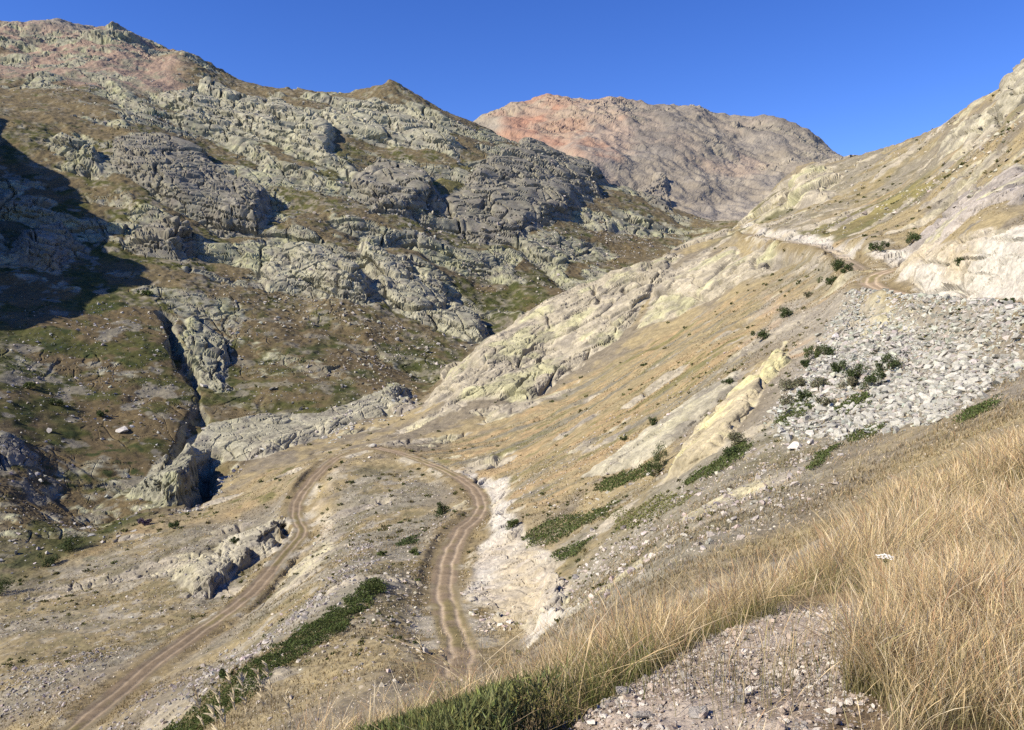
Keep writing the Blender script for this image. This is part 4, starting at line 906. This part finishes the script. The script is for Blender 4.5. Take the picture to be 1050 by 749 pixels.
# short tufts over the nearer slopes
n = 230000
L_ = RNG.uniform(lg(24), lg(210), n); a = RNG.uniform(-.75, .75, n); y_ = np.exp(L_); x_ = a * y_
gi = gidx(x_, y_); rk_ = R[gi]; ok = (rk_ < .35) & (RD.ravel()[gi] > 1.5) & (lef[gi] < .5) & (RNG.random(n) < sstep(-.5, .5, fbm(x_*.35, y_, 0*x_, 4, 3, seed=360)) * (1 - .0))
sp = inpoly(np.array([at(u,v)[0] for u,v in FIELDS[0][2]]), np.array([at(u,v)[1] for u,v in FIELDS[0][2]]), x_, y_); ok &= sp < 0
x_, y_ = x_[ok], y_[ok]; n = len(x_)
h = RNG.uniform(.1, .32, n); root = np.column_stack([x_, y_, ground(x_, y_) - .03])
gi = gidx(x_, y_); loc = col[gi]
pal = np.array([(.40,.31,.17),(.34,.25,.13),(.28,.20,.10),(.19,.17,.07),(.46,.38,.24)]); top = (pal[RNG.integers(0, 5, n)] * .55 + loc * .45) * RNG.uniform(.7, 1.25, (n, 1))
v, f, c = blades(root, h, np.maximum(.03, .0009*y_) * RNG.uniform(.6, 1.5, n) * 1.5, RNG.normal(0, .08, (n, 2)), np.zeros(n), top * .95, top * 1.1, 2)
link('slope_grass', mesh_np('slope_grass', v, f, M_GRASS, c), kind='stuff')
print('grass', round(time.time() - T0, 1))
# ------------------------------------------------------------------ single plants in front
def tube(pts, r0, r1, k=5):
    pts = np.array(pts, float); V, Fc = [], []
    for i, p in enumerate(pts):
        d = pts[min(i+1, len(pts)-1)] - pts[max(i-1, 0)]; d /= np.linalg.norm(d) + 1e-9
        s = np.cross(d, [.2, .9, .3]); s /= np.linalg.norm(s); t = np.cross(d, s); r = r0 + (r1 - r0) * i / (len(pts)-1)
        for q in range(k): V.append(p + (s*math.cos(2*math.pi*q/k) + t*math.sin(2*math.pi*q/k)) * r)
    for i in range(len(pts)-1):
        for q in range(k): Fc.append([i*k+q, i*k+(q+1)%k, (i+1)*k+(q+1)%k, (i+1)*k+q])
    return np.array(V), np.array(Fc)
M_STALK = material('stalk', None, (.42,.33,.18,1), var=.2, vscale=40)
M_HUSK = material('husk', None, (.70,.60,.40,1), var=.15, vscale=60); translucent(M_HUSK, .4)
M_WHITE = material('petal', None, (.78,.77,.70,1), var=.06, vscale=60)
M_GSTEM = material('green_stem', None, (.20,.19,.08,1), var=.2, vscale=40)
def empty(name, loc, lab, cat, grp=None):
    o = bpy.data.objects.new(name, None); COL.objects.link(o); o.location = loc; o.empty_display_size = .1; o['label'] = lab; o['category'] = cat
    if grp: o['group'] = grp
    return o
def oat(u, v, d, lab, seed):        # a dry oat-like grass stalk whose head reaches pixel height v at distance d
    r = random.Random(seed); a, e = ray(u, v); tip = np.array([a*d, d, e*d]); bx_, by_ = a*d + r.uniform(.02, .12), d + r.uniform(-.05, .05)
    g = float(ground(bx_, by_)); b = np.array([bx_, by_, g - .02]); o = empty('dry_grass_stalk', b, lab, 'grass stalk')
    mid = (b + tip) / 2 + np.array([.03, 0, .04]); cv = [b*(1-t)**2 + 2*mid*t*(1-t) + tip*t*t - b for t in np.linspace(0, 1, 9)]
    V, Fc = tube(cv, .0018, .0009); link('stem', mesh_np('stem', V, Fc, M_STALK, smooth=True), parent=o)
    VV, FF, off = [], [], 0
    dir0 = cv[8] - cv[6]; dir0 /= np.linalg.norm(dir0)
    for k in range(r.randint(13, 18)):
        t = r.uniform(.74, 1.0); ft = t*8; i0 = min(int(ft), 7); p = cv[i0] + (cv[i0+1] - cv[i0]) * (ft - i0); dr = dir0 * .9 + np.array([r.gauss(-.25, .4), r.gauss(0, .3), r.gauss(.05, .3)]); dr /= np.linalg.norm(dr)
        ln = r.uniform(.034, .056); st = [p, p + dr*.006, p + dr*.006 + dr*ln*.5 + np.array([0,0,-.003]), p + dr*.006 + dr*ln + np.array([0,0,-.009])]
        rad = [.001, .0052, .004, .0005]; pts = np.array(st)
        for i, q in enumerate(pts):
            s = np.cross(dr, [.2, .9, .3]); s /= np.linalg.norm(s); tt = np.cross(dr, s)
            for c in range(5): VV.append(q + (s*math.cos(c*1.257) + tt*math.sin(c*1.257)) * rad[i])
        for i in range(3):
            for c in range(5): FF.append([off+i*5+c, off+i*5+(c+1)%5, off+(i+1)*5+(c+1)%5, off+(i+1)*5+c])
        off += 20
    link('seed_head', mesh_np('seed_head', np.array(VV), np.array(FF), M_HUSK), parent=o)
for i, (u, v, d, lab) in enumerate([(199,704,3.6,'leftmost arching dry seed stalk at the lower left edge of the junipers'),(222,706,3.4,'dry seed stalk with fan shaped head low at the left'),(235,690,3.7,'dry seed stalk bending left in front of the green belt'),(248,697,3.6,'dry seed stalk in the middle of the cluster before the green belt'),(264,688,3.8,'upright dry seed stalk with a white tip before the green belt'),(274,683,3.8,'tallest dry seed stalk at the right of the cluster before the green belt'),(217,722,3.2,'low drooping dry seed stalk at the bottom left'),(292,706,3.6,'short dry seed stalk right of the cluster before the green belt'),(430,655,4.6,'pale dry stalk rising before the end of the track'),(455,668,4.4,'arching dry stalk beside the pale boulder at the track end')]):
    oat(u, v, d, lab, 500 + i)
def umbel(u, v, d, wid, lab, seed):
    r = random.Random(seed); a, e = ray(u, v); top = np.array([a*d, d, e*d]); g = float(ground(a*d + .03, d)); b = np.array([a*d + .03, d, g - .02])
    o = empty('white_umbel_flower', b, lab, 'flower')
    hub = top - np.array([0, 0, wid*.35]); cv = [b*(1-t) + hub*t + np.array([math.sin(t*3)*.012, 0, 0]) - b for t in np.linspace(0, 1, 8)]
    V, Fc = tube(cv, .0028, .0016); link('stem', mesh_np('stem', V, Fc, M_GSTEM, smooth=True), parent=o)
    VV, FF, WV, WF = [], [], [], []; o1 = o2 = 0
    for k in range(26):
        q = math.sqrt((k + .5) / 26) * wid * .5; an = k * 2.4; h = wid * (.06 * (1 - (2*q/wid)**2)) + r.uniform(-.003, .003)
        p = top - b + np.array([math.cos(an)*q, math.sin(an)*q, h]); V, Fc = tube([hub - b, (hub - b)*.45 + p*.55 + np.array([0,0,-.004]), p], .0008, .0006, 4); VV.append(V); FF.append(Fc + o1); o1 += len(V)
        pr = wid * .085                                                # a floret: a little domed disc of petals
        n0 = 8; WV.append(p + np.array([0, 0, .003])); 
        for c in range(n0): WV.append(p + np.array([math.cos(c*.785)*pr*r.uniform(.75,1.1), math.sin(c*.785)*pr*r.uniform(.75,1.1), -.001]))
        for c in range(n0): WF.append([o2, o2+1+c, o2+1+(c+1)%n0])
        o2 += n0 + 1
    link('ray_stalks', mesh_np('ray_stalks', np.concatenate(VV), np.concatenate(FF), M_GSTEM), parent=o)
    link('flower_head', mesh_np('flower_head', np.array(WV), np.array(WF), M_WHITE), parent=o)
umbel(908, 571, 4.6, .105, 'white flat flower umbel standing in the tall dry grass', 1)
umbel(974, 595, 4.3, .07, 'smaller white umbel right of the first in the tall dry grass', 2)
# ------------------------------------------------------------------ sky, sun, camera
SUN_AZ = (-.90, -.43); SUN_EL = math.radians(35)
l = math.hypot(*SUN_AZ); sv = np.array([SUN_AZ[0]/l*math.cos(SUN_EL), SUN_AZ[1]/l*math.cos(SUN_EL), math.sin(SUN_EL)])
w = bpy.data.worlds.new('World'); scene.world = w; w.use_nodes = True
nt = w.node_tree; bg = nt.nodes['Background']; sky = nt.nodes.new('ShaderNodeTexSky')
sky.sky_type = 'NISHITA'; sky.sun_disc = False; sky.sun_elevation = SUN_EL; sky.sun_rotation = math.atan2(sv[0], sv[1])
sky.altitude = 2500; sky.air_density = 1.0; sky.dust_density = 0.0; sky.ozone_density = 3.5
hs = nt.nodes.new('ShaderNodeHueSaturation'); hs.inputs['Hue'].default_value = .52; hs.inputs['Saturation'].default_value = 1.25; hs.inputs['Value'].default_value = 1.08
nt.links.new(sky.outputs[0], hs.inputs['Color']); nt.links.new(hs.outputs[0], bg.inputs[0]); bg.inputs[1].default_value = .115
sl = bpy.data.lights.new('sun', 'SUN'); sl.energy = 5.0; sl.angle = math.radians(.53); sl.color = (1, .90, .74)
so = bpy.data.objects.new('sun', sl); COL.objects.link(so)
from mathutils import Vector
so.rotation_euler = Vector(sv).to_track_quat('Z', 'Y').to_euler()
cd = bpy.data.cameras.new('camera'); cam = bpy.data.objects.new('camera', cd); COL.objects.link(cam)
cd.sensor_width = 36; cd.lens = FPX / 1050 * 36; cd.clip_start = .05; cd.clip_end = 12000
cam.location = (0, 0, 0); cam.rotation_euler = (math.pi/2 - PITCH, 0, 0)
scene.camera = cam
scene.view_settings.view_transform = 'Standard'; scene.view_settings.look = 'None'; scene.view_settings.exposure = .66; scene.view_settings.gamma = 1
scene.cycles.max_bounces = 3; scene.cycles.diffuse_bounces = 1; scene.cycles.use_denoising = False
print('done', round(time.time() - T0, 1))
